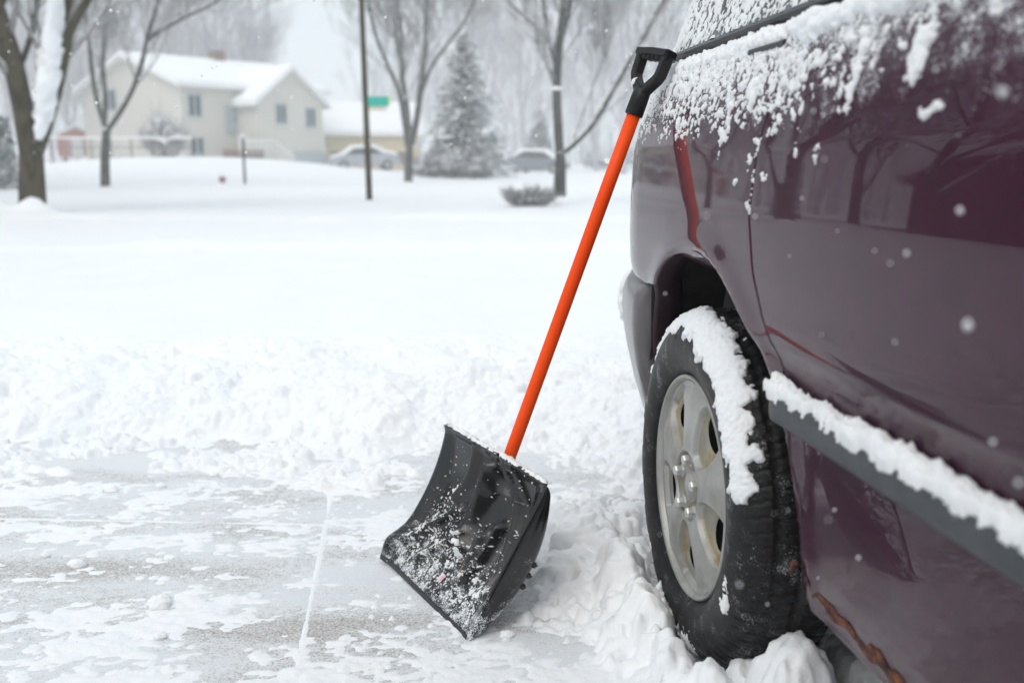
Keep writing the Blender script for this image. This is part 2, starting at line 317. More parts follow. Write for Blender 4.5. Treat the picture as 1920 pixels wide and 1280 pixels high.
# heap thrown up round the tyre
for (u0, v0, su, sv, top, n, r0, r1) in ((2.12, .50, .10, .05, .07, 120, .010, .035), (1.95, .49, .10, .035, .125, 170, .010, .034), (1.78, .495, .10, .030, .108, 170, .008, .03), (1.60, .505, .10, .028, .088, 150, .008, .03), (1.47, .53, .07, .03, .10, 120, .008, .03), (1.42, .65, .08, .06, .165, 220, .008, .034), (1.50, .60, .05, .03, .09, 90, .008, .02), (1.24, .70, .13, .06, .10, 170, .008, .032), (2.05, .42, .14, .06, .055, 130, .008, .035), (1.80, .44, .16, .04, .032, 140, .006, .026), (1.52, .46, .16, .04, .035, 120, .006, .026), (1.50, .84, .14, .07, .085, 220, .008, .03), (1.22, .84, .14, .07, .07, 200, .008, .03), (1.05, .66, .16, .07, .055, 260, .006, .024), (.80, .60, .14, .07, .03, 160, .006, .02), (2.0, .35, .16, .05, .018, 90, .006, .02), (2.35, .50, .2, .12, .06, 150, .01, .04)):
    for _ in range(n):
        du, dv = RNG.randn() * .6, RNG.randn() * .6; x, y = car(u0 + du * su, v0 + dv * sv); r = r0 + (r1 - r0) * RNG.rand() ** 1.6
        hh = top * math.exp(-(du * du + dv * dv)) ; blobs.append((x, y, r, hh - r * RNG.uniform(.2, .9), .95))
splat(H, FX0, DD, FY0, DD, blobs); Hc = np.maximum(H, -.012); wm = fade * sstep(-.25, .0, d) ; wm = np.maximum(wm, fade * (X > .0)); H = warp(Hc, 3.2, 6.5, 301) * wm + Hc * (1 - wm)
H = H + np.where(H > .010, (np.abs(fbm(X * 30, Y * 30, 51, 4) - .5) * -2 + .25) * .013 * (1 - .5 * sstep(.2, .9, d)) + (fbm(X * 110, Y * 110, 55, 2) - .5) * .004, 0) * fade * sstep(.008, .03, H)
ok = (np.maximum.reduce([H[:-1, :-1], H[1:, :-1], H[:-1, 1:], H[1:, 1:]]) > -.0005)
V, F = compact(np.stack([X, Y, np.maximum(H, -.006)], -1).reshape(-1, 3), grid_faces(*X.shape, ok))
o = mesh('snow_bank', V, F, M['snow']); tag(o, 'broken crumbly snow at the driveway edge and around the tyre', kind='structure')
# wide snow field
def axis(a, b, seg): return np.unique(np.round(np.concatenate([np.linspace(p, q, n) for p, q, n in seg]), 5))
ys = axis(0, 0, [(-60, 1.25, 12), (1.25, 4.55, 60), (4.55, 16, 190), (16, 70, 200), (70, 420, 60)])
xs = axis(0, 0, [(-260, -40, 25), (-40, -8, 90), (-8, -2.45, 60), (-2.45, 1.15, 50), (1.15, 8, 60), (8, 40, 60), (40, 260, 25)])
X, Y = np.meshgrid(xs, ys); H = terrain(X, Y); H = np.where(Y < 1.2, -.06, H)
H = H + (fbm(X * 2.5, Y * 2.5, 61, 3) - .5) * .02 * sstep(4.9, 6, Y) + (fbm(X * 3, Y * .8, 64, 3) - .5) * .05 * sstep(9, 9.5, Y) * (1 - sstep(13.7, 14, Y))
xc = (X[:-1, :-1] + X[1:, 1:]) / 2; yc = (Y[:-1, :-1] + Y[1:, 1:]) / 2
ok = ~((xc > FX0) & (xc < FX1) & (yc > FY0) & (yc < FY1))
V, F = compact(np.stack([X, Y, H], -1).reshape(-1, 3), grid_faces(*X.shape, ok))
o = mesh('snow_field', V, F, M['snow_far']); tag(o, 'smooth deep snow over lawn, street and rising yards', kind='structure')

# ------------------------------------------------------------------ the van
VC, UC = 1.50, .25
A_ = AV
wx, wy = car(UC, VC)
van = empty('minivan', (wx, wy, 0), A_); tag(van, 'dark plum minivan with snow on its flank, shovel leaning on its rear quarter', 'minivan')
def vloc(P): P = np.array(P, float).reshape(-1, 3); return np.stack([P[:, 0] - VC, P[:, 1] - UC, P[:, 2]], -1)   # (v,u,z) -> local
ZK = [.20, .29, .36, .45, .53, .60, .635, .65, .672, .70, .76, .85, .95, 1.02, 1.08, 1.12, 1.15, 1.35, 1.6, 1.66]
VK = [.64, .606, .594, .584, .578, .573, .568, .565, .553, .5475, .545, .5462, .552, .562, .578, .594, .606, .665, .745, .80]
zt_ = np.linspace(.2, 1.66, 600); vt_ = np.interp(zt_, ZK, VK); kk = np.exp(-np.linspace(-2, 2, 15) ** 2); kk /= kk.sum(); vt_ = np.concatenate([vt_[:7], np.convolve(vt_, kk, 'valid'), vt_[-7:]])
def v0(z): return np.interp(z, zt_, vt_)
def ue(z): return np.interp(z, [.2, .668, .95, 1.01, 1.08, 1.15, 1.3, 1.7], [2.66, 2.66, 2.668, 2.645, 2.595, 2.55, 2.50, 2.30])
RU, RV = .50, .30; ARC = .64
def vmap(a, z, off=0.):
    'a = length along the flank (bends round the rear corner), z = height -> (v,u,z)'
    a = np.asarray(a, float); z = np.asarray(z, float); u0 = ue(z) - RU; s = np.clip((a - u0) / ARC, 0, None); ph = np.clip(s, 0, 1) * math.pi / 2
    u = np.where(a < u0, a, u0 + RU * np.sin(ph)); v = v0(z) + np.where(a < u0, 0, RV * (1 - np.cos(ph))) + np.maximum(s - 1, 0) * ARC
    # slight bow of the flank along its length and flare round the arch
    v = v + .010 * np.clip((1.0 - a) / 3.0, 0, 1) ** 2 + .0117 * np.clip(u - .78, 0, 3) ** 2
    r = np.sqrt((a - 1.735) ** 2 + (z - .335) ** 2); fl = np.exp(-((r - .445) / .035) ** 2) * .0045
    v = v - fl * (z > .2) * (z < 1) + .008 * np.exp(-((r - .43) / .008) ** 2)
    return np.stack([v, u, z + 0 * a], -1)
def vnorm(a, z, f=vmap):
    e = 1e-4; a = np.asarray(a, float); z = np.asarray(z, float); da = f(a + e, z) - f(a - e, z); dz = f(a, z + e) - f(a, z - e); n = np.cross(da, dz)
    n /= np.linalg.norm(n, axis=-1, keepdims=True) + 1e-12; return -n
AX0, AZ0, AR = 1.735, .335, .43
def arch_pt(t): c, s = math.cos(t), math.sin(t); k = (abs(c) ** 2.3 + abs(s) ** 2.3) ** (-1 / 2.3); return AX0 + AR * k * c * .985, AZ0 + AR * k * s
def dens(poly, step=.01, closed=True):
    P = []
    n = len(poly)
    for i in range(n if closed else n - 1):
        a, b = np.array(poly[i]), np.array(poly[(i + 1) % n]); m_ = max(1, int(np.linalg.norm(b - a) / step))
        for k in range(m_): P.append(a + (b - a) * k / m_)
    return np.array(P)
def inside(P, poly):
    x, y = P[:, 0], P[:, 1]; r = np.zeros(len(P), bool); j = len(poly) - 1
    for i in range(len(poly)):
        xi, yi = poly[i]; xj, yj = poly[j]
        c = ((yi > y) != (yj > y)) & (x < (xj - xi) * (y - yi) / (yj - yi + 1e-15) + xi); r ^= c; j = i
    return r
def panel(name, poly, m, parent, step=.012, flange=.018, bev=.003, off=0., fmap=vmap, edge=.008):
    B = dens(poly, edge); lo, hi = B.min(0), B.max(0)
    gx, gz = np.meshgrid(np.arange(lo[0], hi[0], step), np.arange(lo[1], hi[1], step)); Q = np.stack([gx.ravel(), gz.ravel()], -1); Q = Q[inside(Q, B)]
    dm = np.full(len(Q), 1e9)
    for i in range(0, len(B), 1): dm = np.minimum(dm, (Q[:, 0] - B[i, 0]) ** 2 + (Q[:, 1] - B[i, 1]) ** 2)
    Q = Q[dm > (step * .55) ** 2]; nb = len(B); pts = [Vector(p) for p in B] + [Vector(p) for p in Q]
    r = delaunay_2d_cdt(pts, [], [list(range(nb))], 1, 1e-6)
    P = np.array([tuple(p) for p in r[0]]); F = [tuple(f) for f in r[2]]
    area = sum((B[i, 0] * B[(i + 1) % nb, 1] - B[(i + 1) % nb, 0] * B[i, 1]) for i in range(nb))
    nn = vnorm(P[:, 0], P[:, 1], fmap); W = fmap(P[:, 0], P[:, 1]) + nn * off
    idx = [r[3].index([i]) if [i] in r[3] else i for i in range(nb)] if len(P) != len(pts) else list(range(nb))
    T = np.roll(B, -1, 0) - np.roll(B, 1, 0); T /= np.linalg.norm(T, axis=1, keepdims=True) + 1e-9; O = np.stack([T[:, 1], -T[:, 0]], -1) * (1 if area > 0 else -1)
    B1 = B + O * bev * .8; n1 = vnorm(B1[:, 0], B1[:, 1], fmap); W1 = fmap(B1[:, 0], B1[:, 1]) + n1 * (off - bev * .9)
    o3 = fmap(B[:, 0] + O[:, 0] * 1e-3, B[:, 1] + O[:, 1] * 1e-3) - fmap(B[:, 0], B[:, 1]); o3 /= np.linalg.norm(o3, axis=1, keepdims=True)
    W2 = W1 - n1 * flange; base = len(P)
    V = np.concatenate([W, W1, W2]); NN = np.concatenate([nn, n1 * .45 + o3 * .9, o3])
    NN /= np.linalg.norm(NN, axis=1, keepdims=True); F2 = []
    for i in range(nb):
        j = (i + 1) % nb; F2 += [(idx[i], base + i, base + j, idx[j]), (base + i, base + nb + i, base + nb + j, base + j)]
    # winding of the triangles must agree with the outward normal
    out_ = []
    for f in F + F2:
        a, b, c = V[f[0]], V[f[1]], V[f[2]]; g = np.cross(b - a, c - a); out_.append(f if np.dot(g, NN[f[0]] + NN[f[1]] + NN[f[2]]) >= 0 else tuple(reversed(f)))
    Vl = vloc(V); return mesh(name, Vl, out_, m, parent, True, NN)
archL = [arch_pt(math.radians(t)) for t in range(-2, 139, 3)]       # from the rear low end over the top to the front
archF = [arch_pt(math.radians(t)) for t in range(139, 183, 3)]
arch_end = archF[-1]
def seam(z): return np.interp(z, [.28, .36, .45, .55, .62, .66, .77, .85, .94, 1.02, 1.09, 1.2], [1.285, 1.300, 1.312, 1.325, 1.335, 1.352, 1.425, 1.452, 1.445, 1.415, 1.365, 1.27])
zs_ = list(np.arange(.30, 1.131, .02)); gap = .0050
bodyp = [(float(seam(z)) + gap, float(z)) for z in zs_]            # up the seam
bodyp += [(2.0, 1.13), (2.55, 1.13), (2.98, 1.13), (2.98, .672)]
bodyp += [(2.5, .672), (2.20, .668), (archL[13][0] if False else 2.13, .664)]
aL = [p for p in archL if p[1] > .655 or p[0] < 1.735]; aL = [p for p in aL if not (p[0] > 1.735 and p[1] < .66)]
bodyp += aL + archF + [(1.312, .318), (1.305, .305)]
panel('quarter_panel', bodyp, M['paint'], van, .010, .022, .0075)
# rolled lip inside the wheel arch
lip = []; full = [arch_pt(math.radians(t)) for t in range(-6, 187, 2)]
fa = np.array(full); W0 = vmap(fa[:, 0], fa[:, 1]); cen = np.array([0, AX0, AZ0])
prof = [(0.000, .004), (.004, -.001), (.010, -.002), (.03, -.001), (.06, .004), (.064, .02)]
V = []; nL = len(W0)
for dv, dr in prof:
    R_ = W0 - cen; R_[:, 0] = 0; R_ /= np.linalg.norm(R_, axis=1, keepdims=True); V.append(W0 + R_ * dr + np.array([dv, 0, 0]))
V = np.concatenate(V); mesh('arch_lip', vloc(V), grid_faces(len(prof), nL), M['underpaint'], van)
# liner
V = []
for dv, dr in ((.008, .010), (.10, .03), (.2, .035), (.30, .03), (.31, .0), (.31, -.43)):
    R_ = W0 - cen; R_[:, 0] = 0; ln = np.linalg.norm(R_, axis=1, keepdims=True); rib = .008 * np.sin(np.arange(nL) * .9)[:, None] if .05 < dv < .3 else 0
    V.append(cen + R_ / ln * np.maximum(ln + dr + rib, .01) + np.array([1, 0, 0]) * (W0[:, :1] + dv)) if False else V.append(np.concatenate([np.full((nL, 1), .59 + dv), (cen + R_ / ln * np.maximum(ln + dr + rib, .01))[:, 1:]], 1))
V = np.concatenate(V); mesh('wheel_liner', vloc(V), grid_faces(6, nL), M['liner'], van)
mb = MB(); mb.tube([vloc((.74, 2.02, .28))[0], vloc((.74, 2.0, .50))[0], vloc((.74, 1.95, .66))[0], vloc((.74, 1.87, .735))[0]], [.04, .045, .04, .03], 12)   # brace seen in the well
mb.build('inner_arch_rib', M['liner'], van, True)
# door and forward panels
def door(name, af, ar, zt=1.13, zb=.30, m='paint', st=.014):
    'af/ar: functions of z giving the forward (small a) and rear (large a) edges'
    up = [(float(ar(z)) - gap, float(z)) for z in np.arange(zb, zt + .001, .02)]; dn = [(float(af(z)) + gap, float(z)) for z in np.arange(zt, zb - .001, -.02)]
    return panel(name, up + dn, M[m], van, st, .02, .0048)
sd = door('sliding_door', lambda z: .26, seam, zb=.288, m='paint')
fd = door('front_door', lambda z: -.82 - .1 * (z - .6), lambda z: .26, zb=.288, st=.04)
# dark channel behind the seams
def ribbon(name, pts, wd, depth, m, parent=van):
    P = np.array(pts); Wc = vmap(P[:, 0], P[:, 1]) - vnorm(P[:, 0], P[:, 1]) * depth; T = np.gradient(P, axis=0); T /= np.linalg.norm(T, axis=1, keepdims=True); O = np.stack([-T[:, 1], T[:, 0]], -1) * wd / 2
    a = vmap(P[:, 0] + O[:, 0], P[:, 1] + O[:, 1]) - vnorm(P[:, 0], P[:, 1]) * depth; b = vmap(P[:, 0] - O[:, 0], P[:, 1] - O[:, 1]) - vnorm(P[:, 0], P[:, 1]) * depth
    return mesh(name, vloc(np.concatenate([a, b])), grid_faces(2, len(P)), m, parent)
ribbon('door_seal', [(float(seam(z)), z) for z in np.arange(.29, 1.15, .01)], .05, .016, M['black_trim'])
ribbon('door_seal', [(.26, z) for z in np.arange(.29, 1.15, .02)], .05, .016, M['black_trim'])
# rust along the foot of the sill and dogleg
for (pts, wd) in (([(1.288 - .004 * i, .335 - .0006 * i) for i in range(4)], .03), ([(1.265 - .012 * i, .322 + .004 * math.sin(i * .9) - .0002 * i) for i in range(52)], .017)):
    P = np.array(pts); n_ = len(P); rows = 7; V = []
    for k in range(rows):
        t = (k / (rows - 1) - .5); wj = wd * (1 + 1.5 * (np.array([vn(i * .8, 3.3, 12) for i in range(n_)]) - .5)) * np.array([min(1, .25 + i / 6, .25 + (n_ - i) / 9) for i in range(n_)]); zz = P[:, 1] + t * wj + (np.array([vn(i * 1.7, k * .9, 5) for i in range(n_)]) - .5) * .008
        nn = vnorm(P[:, 0], zz); V.append(vmap(P[:, 0], zz) + nn * (.0012 + .0035 * max(0, 1 - abs(2 * t) ** 2) * np.array([vn(i * 1.3, k * 1.1, 8) for i in range(n_)])[:, None]))
    mesh('rust_patch', vloc(np.concatenate(V)), grid_faces(rows, n_), M['rust'], van)
mb = MB(); p = vmap(1.318, .345)[None][0]; mb.tube([vloc((p[0] - .004, p[1] + .012, p[2] - .02))[0], vloc((p[0] - .006, p[1] + .004, p[2]))[0], vloc((p[0] - .004, p[1] - .01, p[2] + .006))[0]], [.002, .004, .003], 6); mb.build('rust_flake', M['rust'], van, True)
# side moulding (one length per door)
def moulding(a0, a1, zb=.557, zt=.608, th=.028):
    A = np.concatenate([[a0, a0 + .001, a0 + .004], np.arange(a0 + .015, a1 - .03, .02), a1 - np.array([.03, .018, .010, .005, .0015, 0])]); pr = [(0, -.1), (.35, -.02), (.7, .04), (.93, .12), (1, .3), (1, .55), (.94, .8), (.6, .95), (0, 1.02)]
    V = []
    for t, s in pr:
        e = np.minimum(np.clip((a1 - A) / .03, 0, 1), 1); sh = np.sqrt(1 - (1 - e) ** 2); zc = (zb + zt) / 2; z = zc + ((zb + (zt - zb) * s) - zc) * (.45 + .55 * sh)
        V.append(vmap(A, z) + np.array([-1, 0, 0]) * (th * t * (.25 + .75 * sh))[:, None])
    n = len(A); return mesh('side_moulding', vloc(np.concatenate(V)), grid_faces(len(pr), n), M['grey_plastic'], van)
moulding(.275, 1.352); moulding(-.8, .245)
# bumper wrapping the rear corner
zb = np.array([.27, .29, .33, .40, .47, .52, .57, .61, .635, .648, .655, .657]); ob = np.array([-.03, -.012, .004, .016, .026, .032, .034, .030, .020, .006, -.015, -.05])
A = np.concatenate([[2.148, 2.149, 2.152, 2.158, 2.17], np.arange(2.19, 2.99, .02)]); V = []
for z, b in zip(zb, ob):
    st = np.clip((A - 2.148) / .02, 0, 1); st = np.sqrt(1 - (1 - st) ** 2); A2 = np.maximum(A, 2.148 + .03 * max(0, (.45 - z)) * 2)
    W = vmap(A2, np.full_like(A, max(z, .3))); W[:, 2] = z; nn = vnorm(A2, np.full_like(A, max(z, .3))); V.append(W + nn * ((b + .02) * st - .02)[:, None] + np.array([0, .13, 0]) * sstep(2.15, 2.6, A)[:, None])
nA = len(A); Vb = np.stack(V); inner = Vb[:, 0].copy(); inner[:, 0] += .09
Vb2 = np.concatenate([inner[:, None], Vb], 1)
rbm = mesh('rear_bumper', vloc(Vb2.reshape(-1, 3)), grid_faces(len(zb), nA + 1), [M['bumper'], M['black_trim']], van)
rbm.data.polygons.foreach_set('material_index', (np.arange(len(rbm.data.polygons)) % nA < 2).astype(np.int32))
# tail lamp on the rear corner
panel('tail_lamp', [(2.42, .80), (2.62, .80), (2.62, 1.12), (2.46, 1.12)], M['redlens'], van, .03, .01, .003, off=.004)
# windows, pillars, roof, far side: the rest of the shell
panel('quarter_window', [(1.40, 1.150), (2.30, 1.150), (2.22, 1.35), (2.05, 1.55), (1.32, 1.55)], M['glass'], van, .03, .012, .002)
panel('sliding_door_window', [(.34, 1.150), (1.24, 1.150), (1.18, 1.55), (.34, 1.55)], M['glass'], van, .05, .012, .002)
panel('front_door_window', [(-.62, 1.150), (.18, 1.150), (.18, 1.55), (-.30, 1.55)], M['glass'], van, .05, .012, .002)
panel('pillar', [(2.31, 1.142), (2.98, 1.142), (2.98, 1.62), (1.95, 1.62), (2.07, 1.552), (2.235, 1.35)], M['paint'], van, .03, .012, .002)
panel('pillar', [(1.255, 1.142), (1.385, 1.142), (1.305, 1.60), (1.195, 1.60)], M['black_trim'], van, .03, .012, .002)
panel('pillar', [(.195, 1.142), (.325, 1.142), (.325, 1.60), (.195, 1.60)], M['black_trim'], van, .03, .012, .002)
panel('pillar', [(-.85, 1.142), (-.64, 1.142), (-.32, 1.60), (-.42, 1.60)], M['paint'], van, .03, .012, .002)
# belt strip under the glass
V = []; A = np.arange(-.85, 2.36, .02)
for t, z in ((-.012, 1.134), (.004, 1.136), (.007, 1.140), (.005, 1.145), (-.012, 1.149)): V.append(vmap(A, np.full_like(A, z)) + vnorm(A, np.full_like(A, z)) * t)
mesh('belt_strip', vloc(np.concatenate(V)), grid_faces(5, len(A)), M['black_trim'], van)
# sliding door rail under the quarter glass
V = []; A = np.arange(1.43, 1.58, .01)
for t, z in ((-.004, 1.092), (.005, 1.094), (.006, 1.100), (-.004, 1.103)): V.append(vmap(A, np.full_like(A, z)) + vnorm(A, np.full_like(A, z)) * t)
mesh('door_rail', vloc(np.concatenate(V)), grid_faces(4, len(A)), M['black_trim'], van)
# roof, tailgate, far flank, nose
us = np.concatenate([[-1.0, -.8, -.5, -.2], np.linspace(0, 1.9, 8), [2.05, 2.15, 2.2, 2.22]])
V = []
for u in us:
    e = np.clip((u + 1.0) / .9, 0, 1); top = 1.66 + .09 * math.sin(min(e, 1) * math.pi / 2) - .06 * max(0, (u - 1.9) / .32) ** 2
    for s in np.linspace(-1, 1, 15): V.append((VC + s * .72, u, 1.58 + (top - 1.58) * (1 - abs(s) ** 4)))
mesh('roof', vloc(V), grid_faces(len(us), 15), M['paint'], van)
mb = MB(); mir = lambda v: 2 * VC - v
zz = np.concatenate([np.linspace(.3, 1.14, 8), [1.15, 1.4, 1.6]]); uu = np.linspace(-1.9, 2.4, 20); V = []
for z in zz:
    for u in uu: V.append((mir(float(v0(z))), u, z))
mesh('far_side', vloc(V), grid_faces(len(zz), len(uu)), M['paint'], van)
vt = lambda P: [tuple(vloc(p)[0]) for p in P]
mb = MB(); mb.add(vt([(.92, 2.58, .66), (2.08, 2.58, .66), (2.08, 2.53, 1.12), (.92, 2.53, 1.12)]), [(0, 1, 2, 3)]); mb.build('tailgate', M['paint'], van)
mb = MB(); mb.add(vt([(.95, 2.50, 1.13), (2.05, 2.50, 1.13), (2.02, 2.24, 1.6), (.98, 2.24, 1.6)]), [(0, 1, 2, 3)]); mb.build('rear_window', M['glass'], van)
hood = []; hu = np.linspace(-2.05, -1.05, 9)
for u in hu:
    t = (u + 2.05) / 1.0
    for s in np.linspace(-1, 1, 11): hood.append((VC + s * (.90 - .12 * (1 - t) ** 2), u, .80 + .30 * math.sin(t * math.pi / 2) * (1 - .08 * s * s) - .1 * s ** 6))
mesh('bonnet', vloc(hood), grid_faces(9, 11), M['paint'], van)
mb = MB(); mb.add(vt([(.70, -1.05, 1.08), (2.30, -1.05, 1.08), (2.12, -.40, 1.62), (.88, -.40, 1.62)]), [(0, 1, 2, 3)]); mb.build('windscreen', M['glass'], van)
fcx = -1.17; far = [(fcx + .41 * math.cos(math.radians(t)), .335 + .41 * math.sin(math.radians(t))) for t in range(0, 181, 6)]
panel('front_wing', [(-.83, .30)] + [(-.84, z) for z in np.arange(.32, 1.12, .05)] + [(-1.05, 1.08), (-1.6, 1.0), (-2.0, .80), (-2.0, .62), (-2.0, .3), (fcx - .41, .30)] + far[::-1] , M['paint'], van, .05, .02, .003)
mb = MB(); mb.box(tuple(vloc((VC, -2.06, .50))[0]), (1.70, .16, .34), bev=.05); mb.build('front_bumper', M['bumper'], van, True)
M['lens'] = mat('lamp_lens', (.7, .7, .7), .1)
for v_ in (.84, 2.16): mb = MB(); mb.box(tuple(vloc((v_, -2.03, .76))[0]), (.30, .08, .14), bev=.02); mb.build('headlamp', M['lens'], van, True)
mb = MB(); mb.box(tuple(vloc((VC, .3, .32))[0]), (1.15, 4.1, .12)); mb.build('underbody', M['hole'], van)
mb = MB(); mb.box(tuple(vloc((VC, .45, .72))[0]), (1.30, 3.2, .8)); mb.build('cabin_interior', M['hole'], van)
mb = MB(); mb.box(tuple(vloc((.47, -.62, 1.20))[0]), (.20, .10, .15), bev=.03); mb.build('door_mirror', M['black_trim'], van, True)

# wheels -------------------------------------------------------------
RT = .335
def lathe(prof, n=96, name='', m=None, parent=None, y0=0):
    P = np.array(prof); th = np.linspace(0, 2 * math.pi, n + 1)[:-1]; V = np.stack([np.repeat(P[:, 0][:, None], n, 1), P[:, 1][:, None] * np.cos(th), P[:, 1][:, None] * np.sin(th)], -1)
    i = np.arange(len(P) * n).reshape(len(P), n); j = np.roll(i, -1, 1); F = np.stack([i[:-1], j[:-1], j[1:], i[1:]], -1).reshape(-1, 4); return V.reshape(-1, 3), F
# local wheel frame: x = v (positive inward), y = u, z = z, centre at hub; outer sidewall at x = -.0
def make_wheel():
    sq = lambda x: x if x < .045 else .045 + (x - .045) * .86
    wh = empty('wheel', (0, 0, 0))
    prof = [(.020, .205), (.012, .213), (.004, .222), (-.002, .240), (-.006, .262), (-.004, .283), (.004, .300), (.014, .312), (.022, .319), (.030, .324), (.045, .329), (.08, .333), (.105, .334), (.13, .333), (.165, .329), (.185, .322), (.20, .305), (.21, .27), (.20, .21)]
    Pd = []
    for i in range(len(prof) - 1):
        n_ = 4 if .022 <= prof[i][0] <= .165 and prof[i][1] > .3 else 2
        for k in range(n_): Pd.append(tuple(np.array(prof[i]) + (np.array(prof[i + 1]) - np.array(prof[i])) * k / n_))
    Pd.append(prof[-1]); Pd = [(sq(a), b) for a, b in Pd]; n = 560; V, F = lathe(Pd, n)
    V = V.reshape(len(Pd), n, 3); th = np.linspace(0, 2 * math.pi, n + 1)[:-1]
    for i, (x, r) in enumerate(Pd):
        cut = np.zeros(n)
        if r > .300 and x > 0:
            w_ = min(1, (r - .300) / .012)
            if x < .052: ph = (th * 84 / (2 * math.pi) + x * 9) % 1; cut = .0050 * w_ * ((ph < .15)) + .002 * w_ * ((ph > .55) & (ph < .62))
            elif x < .058 or .090 < x < .097 or .126 < x < .133: cut = np.full(n, .007)
            else: ph = (th * 84 / (2 * math.pi) + x * 16 * (1 if x < .1 else -1)) % 1; cut = .0055 * (ph < .17) + .003 * ((ph > .55) & (ph < .64))
        if .225 < r < .235 and x < .01: cut = np.full(n, -.0015)
        V[i, :, 0] -= .0016 * (.2665 < r < .2715) + .001 * (.245 < r < .249)
        k = (r - cut) / r; V[i, :, 1] *= k; V[i, :, 2] *= k
        if x < .03 and r > .26: V[i, :, 0] += .0012 * ((th * 14 / (2 * math.pi)) % 1 < .5) * (.276 < r < .29)
    # flattened foot
    V = V.reshape(-1, 3); V[:, 2] = np.where(V[:, 2] < -.322, -.322 + (V[:, 2] + .322) * .1, V[:, 2])
    mesh('tyre', V, F, M['rubber'], wh)
    V, F = lathe([(.030, .196), (.018, .199), (.009, .203), (.006, .207), (.010, .210), (.018, .209), (.024, .203)], 128); rim = mesh('rim', V, F, M['alloy'], wh)
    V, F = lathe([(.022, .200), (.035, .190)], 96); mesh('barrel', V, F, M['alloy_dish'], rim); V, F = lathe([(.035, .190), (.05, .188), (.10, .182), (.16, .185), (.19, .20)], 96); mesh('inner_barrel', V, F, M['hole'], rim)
    V, F = lathe([(.062, .187), (.062, .02)], 48); mesh('brake_drum', V, F, M['hole'], wh)
    # five-spoke face as a relief
    nr, nt = 130, 700; r = np.linspace(.004, .1985, nr); th = np.linspace(0, 2 * math.pi, nt + 1); R, T = np.meshgrid(r, th, indexing='ij')
    ph = (T - math.radians(270)) % (2 * math.pi / 5); ph = np.where(ph > math.pi / 5, ph - 2 * math.pi / 5, ph)   # 0 in the middle of each opening
    lat = R * np.sin(ph); rr = R * np.cos(ph)
    xr = np.clip((rr - .066) / .128, 0, 1); half = .058 * np.sqrt(np.clip(1 - (1 - xr) ** 1.7, 0, 1)) * (1 - .22 * sstep(.65, 1, xr))
    dd = (half - np.abs(lat)) / .008; dish = sstep(0, 1, dd) * (rr > .066) * sstep(0, .10, xr) * (1 - sstep(.88, 1.0, xr))
    hx = (rr - .146) / .025; hy = (lat + .003) / .036; hole = (hx ** 2 + hy ** 2) < 1
    hub = 1 - sstep(.064, .074, R); cap = (1 - sstep(.020, .027, R))
    x = .014 - .010 * np.cos(np.clip(R / .2, 0, 1) * math.pi / 2) + .006 * np.exp(-((R - .19) / .012) ** 2)
    ridge = -.004 * np.exp(-(np.abs(np.abs(ph) - math.pi / 5) * R / .022) ** 2) * sstep(.07, .1, R)
    x = x + ridge + .013 * dish + .017 * (1 - sstep(.064, .067, R)) - .008 * (1 - sstep(.030, .033, R)) + .005 * np.exp(-np.clip((np.sqrt(hx ** 2 + hy ** 2) - 1), 0, 9) * 9) * dish
    V = np.stack([x, R * np.cos(T), R * np.sin(T)], -1).reshape(-1, 3); okm = ~(hole[:-1, :-1] & hole[1:, 1:])
    F = grid_faces(nr, nt + 1, okm); dm = dish.reshape(-1)
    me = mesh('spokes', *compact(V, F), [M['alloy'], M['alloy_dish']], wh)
    Fc = (dish[:-1, :-1][okm] > .75) | ((R[:-1, :-1][okm] < .065) & (R[:-1, :-1][okm] > .033)); me.data.polygons.foreach_set('material_index', Fc.astype(np.int32))  # hub recess ring gets the darker alloy as painted shade
    for k in range(5):
        a = math.radians(90 + 72 * k); mb = MB(); c = (.012, .051 * math.cos(a), .051 * math.sin(a))
        mb.tube([(.03, c[1], c[2]), (.012, c[1], c[2])], [.0135, .0125], 16); mb.tube([(.02, c[1], c[2]), (.000, c[1], c[2]), (-.003, c[1], c[2]), (-.004, c[1], c[2])], [.0105, .0105, .0090, .003], 6)
        mb.build('lug_nut', M['chrome'], wh)
    mb = MB(); mb.tube([(.025, 0, 0), (.013, 0, 0), (.010, 0, 0), (.009, 0, 0)], [.026, .026, .023, .001], 32); mb.build('centre_cap', M['alloy'], wh, True)
    return wh
wh = make_wheel(); wh.parent = van; wh.location = tuple(vloc((.553, 1.735, .328))[0]); wh.rotation_euler = (0, 0, 0)
for (v_, u_, rz) in ((.553, fcx, 0), (mir(.553), 1.735, math.pi), (mir(.553), fcx, math.pi)):
    w2 = wh.copy(); COL.objects.link(w2); w2.parent = van; w2.location = tuple(vloc((v_, u_, .328))[0]); w2.rotation_euler = (0, 0, rz)
    for ch in [c for c in list(bpy.data.objects) if c.parent == wh and c.type == 'MESH']:
        c = ch.copy(); COL.objects.link(c); c.parent = w2
        for g in [q for q in list(bpy.data.objects) if q.parent == ch]: g2 = g.copy(); COL.objects.link(g2); g2.parent = c

